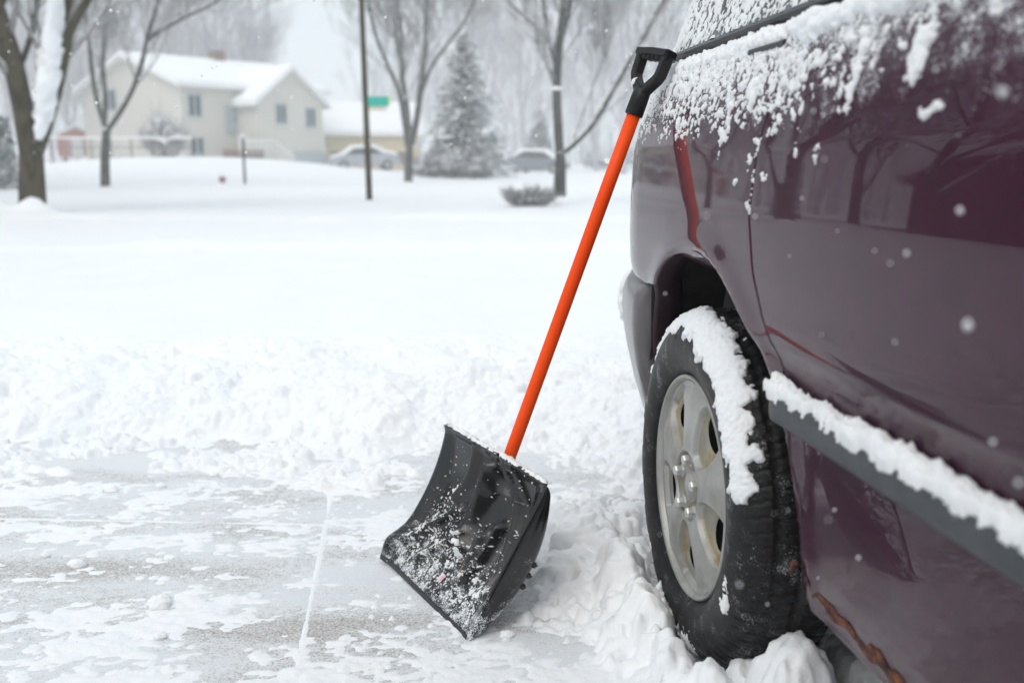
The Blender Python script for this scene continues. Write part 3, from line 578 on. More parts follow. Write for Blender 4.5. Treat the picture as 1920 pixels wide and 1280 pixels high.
# snow lying on the van ------------------------------------------------
def snow_sheet(name, fpos, fnor, a0, a1, b0, b1, da, db, blobs, parent, m='snow_van', base=-.004, wp=(2.2, 4.5), rough=.0015, seed=90, off=None):
    A, B = np.meshgrid(np.arange(a0, a1, da), np.arange(b0, b1, db)); H = np.full(A.shape, base); splat(H, a0, da, b0, db, blobs)
    H = warp(H, *wp, seed)
    H = H + np.where(H > 0, (fbm(A / .006, B / .006, seed, 2) - .5) * rough * 2, 0)
    okm = np.maximum.reduce([H[:-1, :-1], H[1:, :-1], H[:-1, 1:], H[1:, 1:]]) > 0.0002
    H = np.maximum(H, -.002); V = fpos(A, B) + fnor(A, B) * H[..., None]; V, F = compact(V.reshape(-1, 3), grid_faces(*A.shape, okm))
    return mesh(name, vloc(V) if parent is van else V, F[:, ::-1], M[m], parent)
bl = []
def zlow(u): return np.interp(u, [.5, .75, 1.0, 1.2, 1.4, 1.6, 1.8, 2.1, 2.6], [1.09, 1.065, 1.015, .985, .975, .965, .965, .975, .94])
for _ in range(30000):
    u = RNG.uniform(.45, 2.75); z = RNG.uniform(.90, 1.128); zl = float(zlow(u)) + (vn(u * 14, 2.2, 4) - .5) * .05; t = (z - zl) / (1.128 - zl)
    if t < -.12: continue
    cl = vn(u * 26, z * 34, 14) * .6 + vn(u * 60, z * 80, 15) * .4
    if u > 1.3: den = np.clip(.12 + 1.5 * t, 0, 1) * (.25 + 1.0 * cl); r = .0015 + .0042 * RNG.rand() ** 2.4
    else: den = np.clip(.05 + .9 * t, 0, .8) * (cl > .50 - .12 * t) * .55; r = (.0018 + .0050 * RNG.rand() ** 2.4) * (.65 + .35 * min(1, max(0, (u - .5) / .8)))
    if RNG.rand() > den: continue
    bl.append((u, z, r, r * RNG.uniform(-.3, .15), .8))
for (u, z, ln, wd) in ((1.60, .985, .07, .012), (1.62, .955, .045, .009), (1.50, 1.03, .04, .02), (1.16, 1.03, .07, .014), (1.165, 1.0, .04, .009), (1.02, 1.035, .05, .02), (1.9, .985, .04, .012), (.98, .975, .012, .010), (.962, .985, .010, .009),):
    for k in range(26):
        t = RNG.rand(); bl.append((u + RNG.randn() * wd * .35 * (1 - t * .5), z + ln * (.5 - t), wd * (.75 - .45 * t) * RNG.uniform(.5, 1), 0, .75))
for (u, z) in ((1.47, .93), (1.40, .90), (1.3, .955), (1.22, .94), (1.52, .90), (1.462, .86), (1.45, .965)):
    for k in range(3): bl.append((u + RNG.randn() * .004, z + RNG.randn() * .006, RNG.uniform(.002, .005), 0, 1))
for u in np.arange(.45, 2.3, .0035):    # roll of snow on the belt ledge
    r = RNG.uniform(.006, .015) * (1.1 if u < 1.6 else .6) * (.5 + vn(u * 9, .3, 8)); bl.append((u, 1.122 - RNG.rand() * .012, r, -.001, .9))
for z in np.arange(.745, .96, .0009):   # snow grains added down the door gap to imitate its bright edge highlight
    if vn(z * 90, .3, 8) > .16: bl.append((float(seam(z)) + .0040 + RNG.randn() * .0004, z, RNG.uniform(.0013, .0024) * (.6 + .6 * vn(z * 40, .7, 4)), .0003, .8))
bl2 = []
snow_sheet('snow_on_flank', vmap, vnorm, .45, 2.76, .85, 1.131, .0021, .0021, bl, van, base=-.006, wp=(2.6, 4.2))
# snow stuck on the quarter glass
bl = []
for _ in range(26000):
    u = RNG.uniform(1.28, 2.9); z = RNG.uniform(1.152, 1.40)
    if vn(u * 110, z * 110, 33) * .6 + vn(u * 12, z * 12, 36) * .5 < .30: continue
    r = .0018 + .0036 * RNG.rand() ** 2.5; bl.append((u, z, r, r * -.3, .8))
snow_sheet('snow_on_glass', vmap, vnorm, 1.28, 2.9, 1.152, 1.41, .0030, .0030, bl, van, base=-.006)
# snow along the moulding
def mo_pos(A, B):   # B runs across the top of the moulding and a bit down its face
    t = B / .045; z = .603 + 0 * A; W = vmap(A, z); W[..., 0] -= .004 + .024 * np.clip(t, 0, 1); W[..., 2] = .600 + .012 * (1 - np.clip(t, 0, 1)) - .02 * np.clip(t - .8, 0, 1); return W
def mo_nor(A, B): n = np.zeros(A.shape + (3,)); n[..., 0] = -.30; n[..., 2] = .95; return n
bl = []
for a in np.arange(.46, 1.335, .0022):
    for q in range(2):
        r = RNG.uniform(.005, .014) * (.55 + .9 * vn(a * 14, 1.1, 6)); bl.append((a, RNG.uniform(.004, .034), r, RNG.uniform(-.004, .006), 1))
for k in range(40): bl.append((1.325 + RNG.randn() * .012, RNG.uniform(0, .03), RNG.uniform(.008, .018), .002, 1))
snow_sheet('snow_on_moulding', mo_pos, mo_nor, .44, 1.36, -.015, .062, .0024, .0024, bl, van, rough=.004, wp=(3.5, 6))
# snow on the tyre: angle round the wheel x distance across shoulder and tread
tp = np.array([(-.004, .262), (-.003, .283), (.004, .300), (.014, .312), (.022, .319), (.030, .324), (.045, .329), (.08, .333), (.13, .333)]); tl = np.concatenate([[0], np.cumsum(np.linalg.norm(np.diff(tp, axis=0), axis=1))])
def ty_pos(A, B):
    x = np.interp(B, tl, tp[:, 0]); r = np.interp(B, tl, tp[:, 1]); return np.stack([.553 + x, 1.735 + r * np.cos(A / .33), .328 + r * np.sin(A / .33)], -1)
def ty_nor(A, B):
    k = np.clip(B / .075, 0, 1); nx = -np.cos(k * math.pi / 2); nr_ = np.sin(k * math.pi / 2) + .15; q = np.sqrt(nx ** 2 + nr_ ** 2); return np.stack([nx / q, nr_ / q * np.cos(A / .33), nr_ / q * np.sin(A / .33)], -1)
bl = []
def tyre_den(deg, b):     # photo: the whole crown on top, sidewall shoulder on the near side
    if 20 < deg < 166: lo = np.interp(deg, [20, 60, 95, 125, 150, 172], [.056, .050, .034, .016, .012, .018]); hi = np.interp(deg, [20, 60, 90, 110, 130, 150, 172], [.060, .070, .080, .082, .075, .062, .050])
    else: return 0
    return (b > lo + .012 * (vn(deg * .35, 1.7, 3) - .5) * 2) * (b < hi + .01 * (vn(deg * .6, 4.4, 2) - .5) * 2)
for _ in range(9000):
    deg = RNG.uniform(18, 174); b = RNG.uniform(.005, .125)
    if not tyre_den(deg, b): continue
    k = min(1, (deg - 18) / 25, (174 - deg) / 12); r = RNG.uniform(.004, .0115) * (.6 + .4 * k); bl.append((math.radians(deg) * .33, b, r, RNG.uniform(-.003, .001), .8))
for (deg, b, n, s) in ((205, .012, 40, .010), (287, .012, 130, .017), (281, .030, 90, .016), (293, .0, 30, .01), (275, .02, 20, .006), (205, .02, 30, .009), (198, .012, 30, .008), (268, .04, 40, .02), (258, .03, 60, .02), (315, .012, 8, .004), (322, .03, 8, .004), (152, .02, 10, .006), (340, .03, 5, .003)):
    for k in range(n): bl.append((math.radians(deg) * .33 + RNG.randn() * s, b + RNG.randn() * s * .8, RNG.uniform(.002, .007), -.001, .8))
snow_sheet('snow_on_tyre', ty_pos, ty_nor, .05, 2.05, 0, .13, .0026, .0026, bl, van, base=-.005, rough=.003, wp=(3.5, 6))
# snow on the bumper's corner
bl = []
for _ in range(700):
    a = RNG.uniform(2.36, 2.80); z = RNG.uniform(.505, .643)
    if z < .515 + .05 * vn(a * 20, 1, 1): continue
    bl.append((a, z, RNG.uniform(.006, .016), RNG.uniform(-.004, .002), .8))
snow_sheet('snow_on_bumper', lambda A, B: vmap(A, B) + vnorm(A, B) * (np.interp(B, zb, ob) + .001)[..., None] + np.array([0, .13, 0]) * sstep(2.15, 2.6, A)[..., None], vnorm, 2.25, 2.90, .49, .65, .004, .004, bl, van)
# ------------------------------------------------------------------ the shovel
SP = [-0.1931, 2.0206, 0.0072]
R = Matrix(((.4905, .2782, -.8258), (-.8708, .1206, -.4766), (-.033, .9529, .3014)))
MS = Matrix.Translation(SP) @ R.to_4x4()
shov = empty('snow_shovel', (0, 0, 0)); shov.matrix_world = MS; shov.empty_display_size = .1
tag(shov, 'black snow shovel with orange handle leaning against the plum minivan', 'snow shovel')
BW, BH, ZT = .436, .333, -.073
def blade(s, t):
    'relief of the scoop: s across -1..1, t up 0..1 -> local xyz of the front face'
    s = np.asarray(s, float); t = np.asarray(t, float); hw = BW / 2 * (1 + .045 * t)
    x = s * hw * (1 - .05 * np.sin(t * math.pi) * (s < 0)); y = BH * t + .006 * np.sin(t * math.pi) ; z = ZT * t - .15 * t * (1 - t) * (1 + .2 * (1 - s * s))
    as_ = np.abs(s)
    side = sstep(.80, 1.0, as_) * (np.where(s > 0, .036, .016) * np.sin(np.clip(t * 1.02, 0, 1) * math.pi) ** .8 + .004 + np.where(s < 0, .022 * np.exp(-((t - .12) / .10) ** 2), 0)); z = z + side
    # central socket ridge widening upward, flanked by two fanning grooves, short ribs low down
    g = 0; ctr = 0
    def crease(pts, hgt, sharp, soft):      # crest: steep on its left flank, long slope on its right
        q = np.array(pts); q = q[np.argsort(q[:, 1])]; lo, hi = q[0, 1], q[-1, 1]; sc_ = np.interp(t, q[:, 1], q[:, 0]); d = (s - sc_) * BW / 2
        w = sstep(lo - .05, lo + .06, t) * (1 - sstep(hi - .04, hi + .05, t)); return 1.35 * hgt * w * np.where(d < 0, np.exp(-(d / sharp) ** 2), np.exp(-(d / soft) ** 2))
    g = g + crease([(.03, .95), (-.01, .70), (-.02, .50), (.03, .30)], .026, .007, .034)
    g = g - crease([(.12, .95), (.40, .76), (.56, .58), (.64, .42), (.70, .22)], .016, .035, .008)
    g = g + crease([(.30, .95), (.62, .80), (.70, .62), (.76, .42), (.80, .18)], .016, .010, .014)
    g = g + crease([(-.34, .52), (-.62, .34), (-.90, .14)], .016, .02, .016) + crease([(.0, .44), (-.24, .30), (-.50, .12)], .015, .016, .012)
    g = g + crease([(.25, .50), (.29, .30), (.35, .13)], .018, .006, .012) + crease([(.40, .60), (.41, .38), (.40, .20)], .017, .006, .012)
    g = g + crease([(-.36, .98), (-.40, .78), (-.52, .62), (-.62, .5)], .009, .007, .03)
    z = z + ctr + g + .006 * sstep(.94, 1, t)
    return np.stack([x, y, z], -1)
def blade_n(s, t):
    e = 1e-3; a = blade(s + e, t) - blade(s - e, t); b = blade(s, t + e) - blade(s, t - e); n = np.cross(a, b); return n / np.linalg.norm(n, axis=-1, keepdims=True)
ns, nt = 260, 190; S, T = np.meshgrid(np.linspace(-1, 1, ns), np.linspace(0, 1, nt))
# lower outline: corners cut back a little
Pf = blade(S, T); nn = blade_n(S, T); Pb = Pf - nn * .0035; n_ = ns * nt
Vf = np.concatenate([Pf.reshape(-1, 3), Pb.reshape(-1, 3)]); Ff = grid_faces(nt, ns); Fb = Ff[:, ::-1] + n_
i = np.arange(n_).reshape(nt, ns); ring = np.concatenate([i[0], i[1:, -1], i[-1, -2::-1], i[-2:0:-1, 0]]); rj = np.roll(ring, -1); Fe = np.stack([ring, ring + n_, rj + n_, rj], -1)
mesh('blade', Vf, np.concatenate([Ff, Fb, Fe]), M['blade'], shov)
mb = MB(); P = [blade(s, 0.0) + np.array([0, -.001, .0]) for s in np.linspace(-1, 1, 30)]   # wear strip on the cutting edge
V = []
for dy, dz in ((-.004, -.002), (-.004, .001), (.006, .0022), (.008, .0005)): V += [(p[0], p[1] + dy, p[2] + dz) for p in P]
mesh('wear_strip', V, grid_faces(4, 30), varied('worn_edge', (.014, .015, .017), (.03, .032, .036), 30, .5), shov)
# rolled rim along the top
mb = MB(); mb.tube([tuple(blade(s, 1.0) + np.array([0, 0, -.006])) for s in np.linspace(-.98, .98, 30)], .006, 8); mb.build('top_rim', M['blade'], shov, True)
# side walls folded back behind the scoop
for sg_ in (-1, 1):
    T1 = np.linspace(0, 1, 60); Pr = blade(np.full(60, float(sg_)), T1); wb = .062 * np.sin(np.clip(T1, 0, 1) ** .85 * math.pi) ** .75 + .003; V = []
    for ax_, kz in ((-.0, .0015), (.003, .0), (.006, .12), (.008, .5), (.006, .88), (.001, 1.0), (-.012, .98), (-.03, .9)):
        V.append(Pr + np.stack([sg_ * ax_ + 0 * T1, 0 * T1, -(kz * wb)], -1))
    F = grid_faces(8, 60); mesh('side_wall', np.concatenate(V), F, M['blade'], shov)
# clamps/ribs bosses on the right back wall
mb = MB()
for t in (.34, .41, .48): p = blade(1.0, t); mb = MB(); mb.box((p[0] - .004, p[1], p[2] - .068), (.020, .011, .014), bev=.004); mb.build('back_rib', M['blade'], shov, True)
hb = Vector((0, .3313, -.1158)); ht = Vector((.9083 * math.sin(.1107), .3313 + .9083 * math.cos(-.0036), -.1158 + .9083 * math.sin(-.0036)))
hd = (ht - hb).normalized()
cl = ht - hd * .085    # where the grip's collar ends
mb = MB(); mb.tube([hb - hd * .16, hb - hd * .06, hb, hb + hd * .3, hb + hd * .6, cl - hd * .03], [.0145] * 6, 28); mb.build('handle', M['orange'], shov, True)
mb = MB(); mb.tube([hb - hd * .18 + Vector((0, 0, .006)), hb - hd * .10 + Vector((0, 0, .002)), hb - hd * .015], [.016, .021, .0195], 20); mb.build('socket', M['blade'], shov, True)
# D grip in the plane of the blade's width
gx = Vector((1, 0, 0)); gx = (gx - hd * gx.dot(hd)).normalized(); gz = gx.cross(hd)
def gp(a, b, c=0): return cl + gx * a + hd * b + gz * c
mb = MB(); mb.tube([gp(0, -.050), gp(0, -.048), gp(0, -.010), gp(0, .004), gp(0, .010)], [.0175, .0195, .0190, .018, .012], 20); mb.build('grip_collar', M['grip'], shov, True)
mb = MB()
def barx(pts, wd, dp):
    'bar of rectangular section through grip-plane points'
    V = []; n = len(pts)
    for k, (a, b) in enumerate(pts):
        p = Vector((a, b)); q = Vector(pts[min(k + 1, n - 1)]) - Vector(pts[max(k - 1, 0)]); q.normalize(); no = Vector((-q.y, q.x)); w_ = wd[k] if hasattr(wd, '__len__') else wd
        for sx, sz in ((1, .7), (.7, 1), (-.7, 1), (-1, .7), (-1, -.7), (-.7, -1), (.7, -1), (1, -.7)): e = p + no * w_ / 2 * sx; V.append(gp(e.x, e.y, dp / 2 * sz))
    F = [(k * 8 + j, k * 8 + (j + 1) % 8, (k + 1) * 8 + (j + 1) % 8, (k + 1) * 8 + j) for k in range(n - 1) for j in range(8)] + [tuple(range(7, -1, -1)), tuple(range((n - 1) * 8, n * 8))]
    mb.add(V, F)
for sg_ in (-1, 1): barx([(sg_ * .003, -.004), (sg_ * .014, .008), (sg_ * .036, .028), (sg_ * .0425, .038), (sg_ * .045, .070), (sg_ * .044, .083)], [.018, .018, .0165, .016, .0165, .0165], .024)
barx([(-.052, .083), (0, .085), (.052, .083)], .017, .031)
mb.build('grip', M['grip'], shov)
mb = MB()
for k in range(4): c = gp(-.024 + .016 * k, .074); mb.tube([c - gz * .012, c + gz * .012], .0055, 10)
mb.build('finger_ridge', M['grip'], shov, True)
# sticker
Sg, Tg = np.meshgrid(np.linspace(.0, .08, 12), np.linspace(.10, .15, 8)); Pq = blade(Sg, Tg) + blade_n(Sg, Tg) * .0012
mesh('sticker', Pq.reshape(-1, 3), grid_faces(8, 12), M['sticker'], shov)
# snow on the blade and its top edge
bl = []
for _ in range(11000):
    x, y = RNG.uniform(-.205, .205), RNG.uniform(0.004, .335); t = y / BH; s = x / (BW / 2)
    den = .62 * (1 - sstep(.22, .60, t + .08 * s)) + .07 * (1 - t) + .02
    if t < .42: den *= .25 + 1.1 * (vn(x * 55, y * 55, 71) * .6 + vn(x * 140, y * 140, 72) * .4 > .46)
    if abs(s) > .86: den *= .15
    if RNG.rand() > den: continue
    r = .0009 + .0017 * RNG.rand() ** 2.8; bl.append((x, y, r, 0, .8))
for (x, y, n, sx, rr) in ((.00, .115, 34, .013, .007), (.005, .092, 14, .010, .005), (-.13, .20, 16, .007, .005), (-.165, .085, 20, .012, .005), (.13, .055, 30, .014, .005), (.17, .2, 8, .004, .003), (-.02, .15, 14, .008, .004)):
    for k in range(n): bl.append((x + RNG.randn() * sx, y + RNG.randn() * sx, RNG.uniform(.4, 1) * rr, -.001, .8))
bp = lambda A, B: blade(A / (BW / 2), B / BH); bn = lambda A, B: blade_n(A / (BW / 2), B / BH)
snow_sheet('snow_on_blade', bp, bn, -.206, .206, .002, .333, .0010, .0010, bl, shov, base=-.003, rough=.0006, wp=(1.8, 4))
bl = []
for a in np.arange(-.215, .215, .003): r = RNG.uniform(.004, .0085) * (.6 + .8 * vn(a * 25, .5, 3)); bl.append((a, RNG.uniform(-.005, .003), r, -.001, .9))
snow_sheet('snow_on_top_edge', lambda A, B: blade(A / (BW / 2), 1 + 0 * B) + np.stack([0 * A, .004 + 0 * A, -.006 + B], -1), lambda A, B: np.stack([0 * A, 1 + 0 * A, 0 * A], -1), -.222, .222, -.012, .012, .0018, .0018, bl, shov, rough=.001)
mb = MB(); c = gp(-.026, .018, .009)
bm = bmesh.new(); bmesh.ops.create_icosphere(bm, subdivisions=3, radius=1)
for q in bm.verts: n_ = .8 + .4 * float(vn(q.co.x * 3 + 9, q.co.y * 3 + q.co.z * 2, 5)); q.co = c + (gx * q.co.x * .006 + hd * q.co.y * .011 + gz * q.co.z * .006) * n_
mb.bm(bm); mb.build('snow_on_grip', M['snow_van'], shov, True)

#BG
# ------------------------------------------------------------------ background: trees
def limb(mb, pts, r0, r1, n=8):
    pts = [Vector(p) for p in pts]; P = []; m_ = len(pts)      # smooth the polyline
    for i in range(m_ - 1):
        a, b = pts[i], pts[i + 1]; p0 = pts[max(i - 1, 0)]; p3 = pts[min(i + 2, m_ - 1)]
        for k in range(4):
            t = k / 4; P.append(.5 * ((2 * a) + (b - p0) * t + (2 * p0 - 5 * a + 4 * b - p3) * t * t + (3 * a - p0 - 3 * b + p3) * t ** 3))
    P.append(pts[-1]); q = len(P) - 1
    mb.tube(P, [r0 + (r1 - r0) * (i / q) for i in range(q + 1)], n); return P
def twigs(mb, rnd, p, d, r, ln, depth, n=4, up=.25, rmin=.006):
    'recursive branch with side shoots'
    seg = 4 if depth > 1 else 3; P = [p]; rr = [r]; dd = d.normalized()
    for i in range(seg):
        dd = (dd + Vector((rnd.uniform(-.16, .16), rnd.uniform(-.16, .16), rnd.uniform(-.10, .16) + up * .25))).normalized()
        P.append(P[-1] + dd * ln / seg); rr.append(max(rmin, r * (1 - .65 * (i + 1) / seg)))
    mb.tube(P, rr, n if depth > 1 else 3, False)
    if depth <= 0: return
    k = rnd.randint(3, 5) if depth > 1 else rnd.randint(3, 4)
    for j in range(k):
        t = .25 + .75 * (j + rnd.random()) / k; i = min(seg - 1, int(t * seg)); q = P[i].lerp(P[i + 1], t * seg - i)
        ax = (P[i + 1] - P[i]).normalized(); s = ax.orthogonal().normalized(); s.rotate(Matrix.Rotation(rnd.uniform(0, 6.28), 3, ax)); nd_ = (ax * rnd.uniform(.7, 1.0) + s * rnd.uniform(.5, .9) + Vector((0, 0, up))).normalized()
        twigs(mb, rnd, q, nd_, rr[i] * .62, ln * rnd.uniform(.5, .72), depth - 1, n, up, rmin)
def hero(name, Y, base, trunk, limbs, label, r0, seed, bark='bark', tw=3, lnk=2.2, group=None, rmin=.008, shoots=9):
    'tree from outlines: trunk and limbs given as photo pixels at distance Y (with depth offsets)'
    rnd = random.Random(seed); b = P3(base[0], base[1], Y); b.z = tz(b.x, Y) - .03; e = empty(name, b); tag(e, label, 'tree', group)
    loc = lambda p, off=0: P3(p[0], p[1], Y + off) - b + Vector((0, 0, 0))
    mb = MB(); tp_ = [Vector((0, 0, -.1)), ] + [loc(p) for p in trunk]; limb(mb, [tp_[0] + (tp_[1] - tp_[0]) * .0] + tp_[1:], r0 * 1.18, r0 * .86, 14)
    o = mb.build('trunk', M[bark], e, True)
    for v_ in o.data.vertices: k = 1 + .10 * (float(vn(math.atan2(v_.co.y, v_.co.x) * 3, v_.co.z * 2, seed)) - .5); v_.co.x *= k
    mc = MB(); mt = MB()
    for pts, ra, rb, off in limbs:
        P = limb(mc, [loc(p, off * i / max(1, len(pts) - 1)) for i, p in enumerate(pts)], ra, rb, 10)
        for j in range(shoots):
            t = .3 + .7 * (j + rnd.random()) / shoots; i = min(len(P) - 2, int(t * (len(P) - 1))); ax = (P[i + 1] - P[i]).normalized(); s = ax.orthogonal().normalized(); s.rotate(Matrix.Rotation(rnd.uniform(0, 6.28), 3, ax))
            r_ = ra + (rb - ra) * t; twigs(mt, rnd, P[i], (ax * .8 + s * .8 + Vector((0, 0, .3))), r_ * .4, lnk * rnd.uniform(.6, 1.2), tw, 4, .25, rmin)
        twigs(mt, rnd, P[-1], P[-1] - P[-3], rb * .8, lnk * 1.4, tw, 5, .25, rmin)
    mc.build('limb', M[bark], e, True); mt.build('crown', M['twig'], e, True); return e
big = hero('maple_tree', 15.0, (60, 402), [(60, 330), (58, 285), (60, 262)],
     [([(56, 285), (42, 200), (22, 110), (-8, 20), (-45, -110), (-60, -260)], .155, .13, -.6), ([(66, 285), (84, 235), (104, 165), (122, 80), (134, 0), (150, -120), (200, -280)], .125, .08, .3),
      ([(120, 80), (170, -10), (260, -120), (420, -220)], .07, .035, -1.5), ([(30, 140), (60, 60), (70, -30), (60, -200)], .05, .03, .8), ([(-8, 20), (60, -100), (180, -230)], .08, .04, 1), ([(30, 150), (-40, 70), (-150, -10), (-300, -70), (-480, -100)], .09, .035, -.8), ([(10, 70), (-90, -60), (-250, -170), (-420, -260)], .08, .035, .3)], 'thick forked tree at the left edge, snow packed into its fork', .170, 3, 'bark', 3, 1.7, rmin=.007)
# snow packed in the fork and along the right-hand limb
mb = MB(); bl_ = [(72, 262, .05), (76, 240, .10), (80, 215, .13), (84, 180, .155), (90, 140, .16), (94, 100, .15), (98, 50, .13), (100, 0, .12), (98, -60, .09), (96, -120, .04)]
limb(mb, [P3(a, b, 15 - .10) - big.location for a, b, r in bl_], .1, .1, 12); o = mb.build('snow_in_fork', M['snow_far'], big, True)
nv = len(o.data.vertices) // 12
for i in range(nv):
    f = i / (nv - 1) * (len(bl_) - 1); k = min(int(f), len(bl_) - 2); r = (bl_[k][2] + (bl_[k + 1][2] - bl_[k][2]) * (f - k)) * 1.0; idx = range(i * 12, i * 12 + 12); c = sum((o.data.vertices[j].co for j in idx), Vector()) / 12
    for j in idx: co = o.data.vertices[j].co; o.data.vertices[j].co = c + (co - c) / .1 * r * (.50 + .95 * float(vn(i * 1.1, j % 12 * 1.3, 4)))
hero('young_maple', 28.0, (197, 352), [(197, 310), (198, 270), (200, 240)],
     [([(200, 245), (188, 210), (176, 160), (168, 90), (158, 0), (150, -120)], .075, .04, 0), ([(196, 232), (197, 180), (193, 120), (197, 60), (203, -20), (210, -160)], .07, .035, .5), ([(202, 242), (222, 215), (250, 165), (268, 110), (278, 62), (292, 20), (310, -60)], .085, .045, -.5), ([(276, 75), (300, 58), (335, 38), (372, 20), (410, 0), (470, -60)], .07, .03, -.8)],
     'slender forked tree in front of the cream house', .115, 5, 'bark_grey', 3, 1.9, rmin=.008)
hero('street_maple', 36.0, (766, 342), [(766, 310), (767, 285), (768, 268)],
     [([(766, 275), (758, 220), (748, 170), (722, 110), (700, 50), (685, -40)], .12, .05, 0), ([(768, 270), (762, 200), (754, 130), (752, 60), (735, -60)], .12, .06, .6), ([(770, 270), (782, 220), (790, 150), (798, 80), (800, 0), (806, -80)], .13, .06, -.5), ([(786, 185), (806, 130), (840, 80), (870, 40), (900, -20)], .09, .04, .4), ([(752, 120), (742, 60), (738, 0), (720, -80)], .07, .04, .4)],
     'bare tree with many upright stems left of the spruce', .135, 8, 'bark_grey', 3, 2.6, rmin=.010)
hero('kerb_maple', 17.5, (1050, 388), [(1050, 345), (1051, 300), (1049, 285)],
     [([(1050, 290), (1046, 230), (1044, 170), (1046, 110), (1052, 50), (1062, -40), (1060, -150)], .085, .05, 0), ([(1045, 130), (1032, 80), (1022, 30), (1016, -40)], .045, .03, .4), ([(1052, 288), (1078, 268), (1112, 232), (1146, 175), (1180, 115), (1215, 55), (1245, 0), (1290, -80)], .055, .028, -.4), ([(1046, 130), (1036, 90), (1000, 45), (960, 10), (930, -30)], .035, .02, .5), ([(1048, 80), (1066, 30), (1074, -40)], .035, .02, -.4), ([(1070, 275), (1088, 225), (1112, 160), (1140, 90), (1150, 40)], .02, .012, .6)],
     'bare tree with a snow collar at its foot beside the handle', .097, 9, 'bark_grey', 3, 1.1, rmin=.005)
tr = [o for o in bpy.data.objects if o.name == 'kerb_maple'][0]
mb = MB(); mb.tube([(0, 0, .02), (0, 0, .10), (0, 0, .17), (0, 0, .19)], [.14, .13, .125, .07], 14); mb.build('snow_collar', M['snow_far'], tr, True)
mb = MB(); pq = P3(1044, 170, 17.5) - tr.location; mb.tube([pq, pq + Vector((0, 0, .06))], [.10, .085], 12); mb.build('snow_collar', M['snow_far'], tr, True)

# generic woodland trees, four shapes copied about
def wood_tree(seed, h):
    rnd = random.Random(seed); e = empty('woodland_tree'); mb = MB(); mt = MB(); P = [Vector((0, 0, -.3))]
    for i in range(8): P.append(P[-1] + Vector((rnd.uniform(-.25, .25), rnd.uniform(-.25, .25), h / 10)))
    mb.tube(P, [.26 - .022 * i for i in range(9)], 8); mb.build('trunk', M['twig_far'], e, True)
    for j in range(15):
        t = .22 + .78 * j / 14; i = min(7, int(t * 8)); a = rnd.uniform(0, 6.28); el = .5 + .9 * t
        twigs(mt, rnd, P[i].lerp(P[i + 1], t * 8 - i), Vector((math.cos(a), math.sin(a), el)), .10 * (1.3 - t), h * rnd.uniform(.28, .42) * (1.15 - .45 * t), 3, 4, .35, .016)
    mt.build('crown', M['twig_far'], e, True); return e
def copy_tree(o):
    c = o.copy(); COL.objects.link(c)
    for ch in o.children: q = ch.copy(); COL.objects.link(q); q.parent = c
    return c
protos = [wood_tree(s, h) for s, h in ((21, 13), (22, 15), (23, 12), (24, 14))]
spots = []; rw = random.Random(4)
for i in range(38):
    px = -330 + 52 * i + rw.uniform(-14, 14); Y = rw.uniform(82, 128)
    if 545 < px < 700: continue
    spots.append((px, Y, rw.uniform(.85, 1.25)))
spots += [(-140, 62, 1.0), (-420, 50, 1.1), (330, 80, 1.0), (420, 78, 1.15), (480, 80, 1.0), (395, 82, 1.2), (240, 84, 1.2), (60, 66, .95), (120, 70, .9), (20, 60, .9), (900, 70, 1.0), (985, 66, 1.05), (1120, 75, 1.0), (1170, 60, 1.0), (1230, 72, 1.1)]
for n_, (px, Y, s) in enumerate(spots):
    b = P3(px, 300, Y); q = protos[n_ % 4] if n_ < 4 else copy_tree(protos[n_ % 4]); q.location = (b.x, Y, tz(b.x, Y) - .1); q.rotation_euler = (0, 0, rw.uniform(0, 6.28)); q.scale = (s * .9, s * .9, s)
    tag(q, 'bare snow-dusted tree in the hazy woods behind the houses', 'tree', 'bare trees in the woods behind the houses')
# big bare trees left of the frame that the van door mirrors
def near_tree(seed, h):
    rnd = random.Random(seed); e = empty('yard_tree'); mb = MB(); mt = MB(); P = [Vector((0, 0, -.3))]
    for i in range(8): P.append(P[-1] + Vector((rnd.uniform(-.2, .2), rnd.uniform(-.2, .2), h / 11)))
    mb.tube(P, [.24 - .02 * i for i in range(9)], 10); mb.build('trunk', M['bark'], e, True)
    for j in range(12):
        t = .2 + .8 * j / 11; i = min(7, int(t * 8)); a = rnd.uniform(0, 6.28)
        twigs(mt, rnd, P[i].lerp(P[i + 1], t * 8 - i), Vector((math.cos(a), math.sin(a), .5 + .8 * t)), .13 * (1.3 - t), h * rnd.uniform(.3, .45), 3, 5, .3, .010)
    mt.build('crown', M['bark_grey'], e, True); return e
nt0 = near_tree(61, 11); nt1 = near_tree(62, 12)
for n_, (az, D, s) in enumerate(((31.5, 34, 1.0), (36, 27, 1.0), (41, 36, 1.1), (46, 24, .95), (52, 31, 1.1), (59, 22, 1.0), (67, 28, 1.1), (76, 24, 1.0))):
    q = (nt0, nt1)[n_] if n_ < 2 else copy_tree((nt0, nt1)[n_ % 2]); x_, y_ = -D * math.sin(math.radians(az)), D * math.cos(math.radians(az)); q.location = (x_, y_, tz(x_, y_) - .1); q.rotation_euler = (0, 0, n_ * 1.9); q.scale = (s, s, s)
    tag(q, 'large bare tree beyond the left edge, mirrored in the dark van door', 'tree', 'bare trees mirrored in the van door')
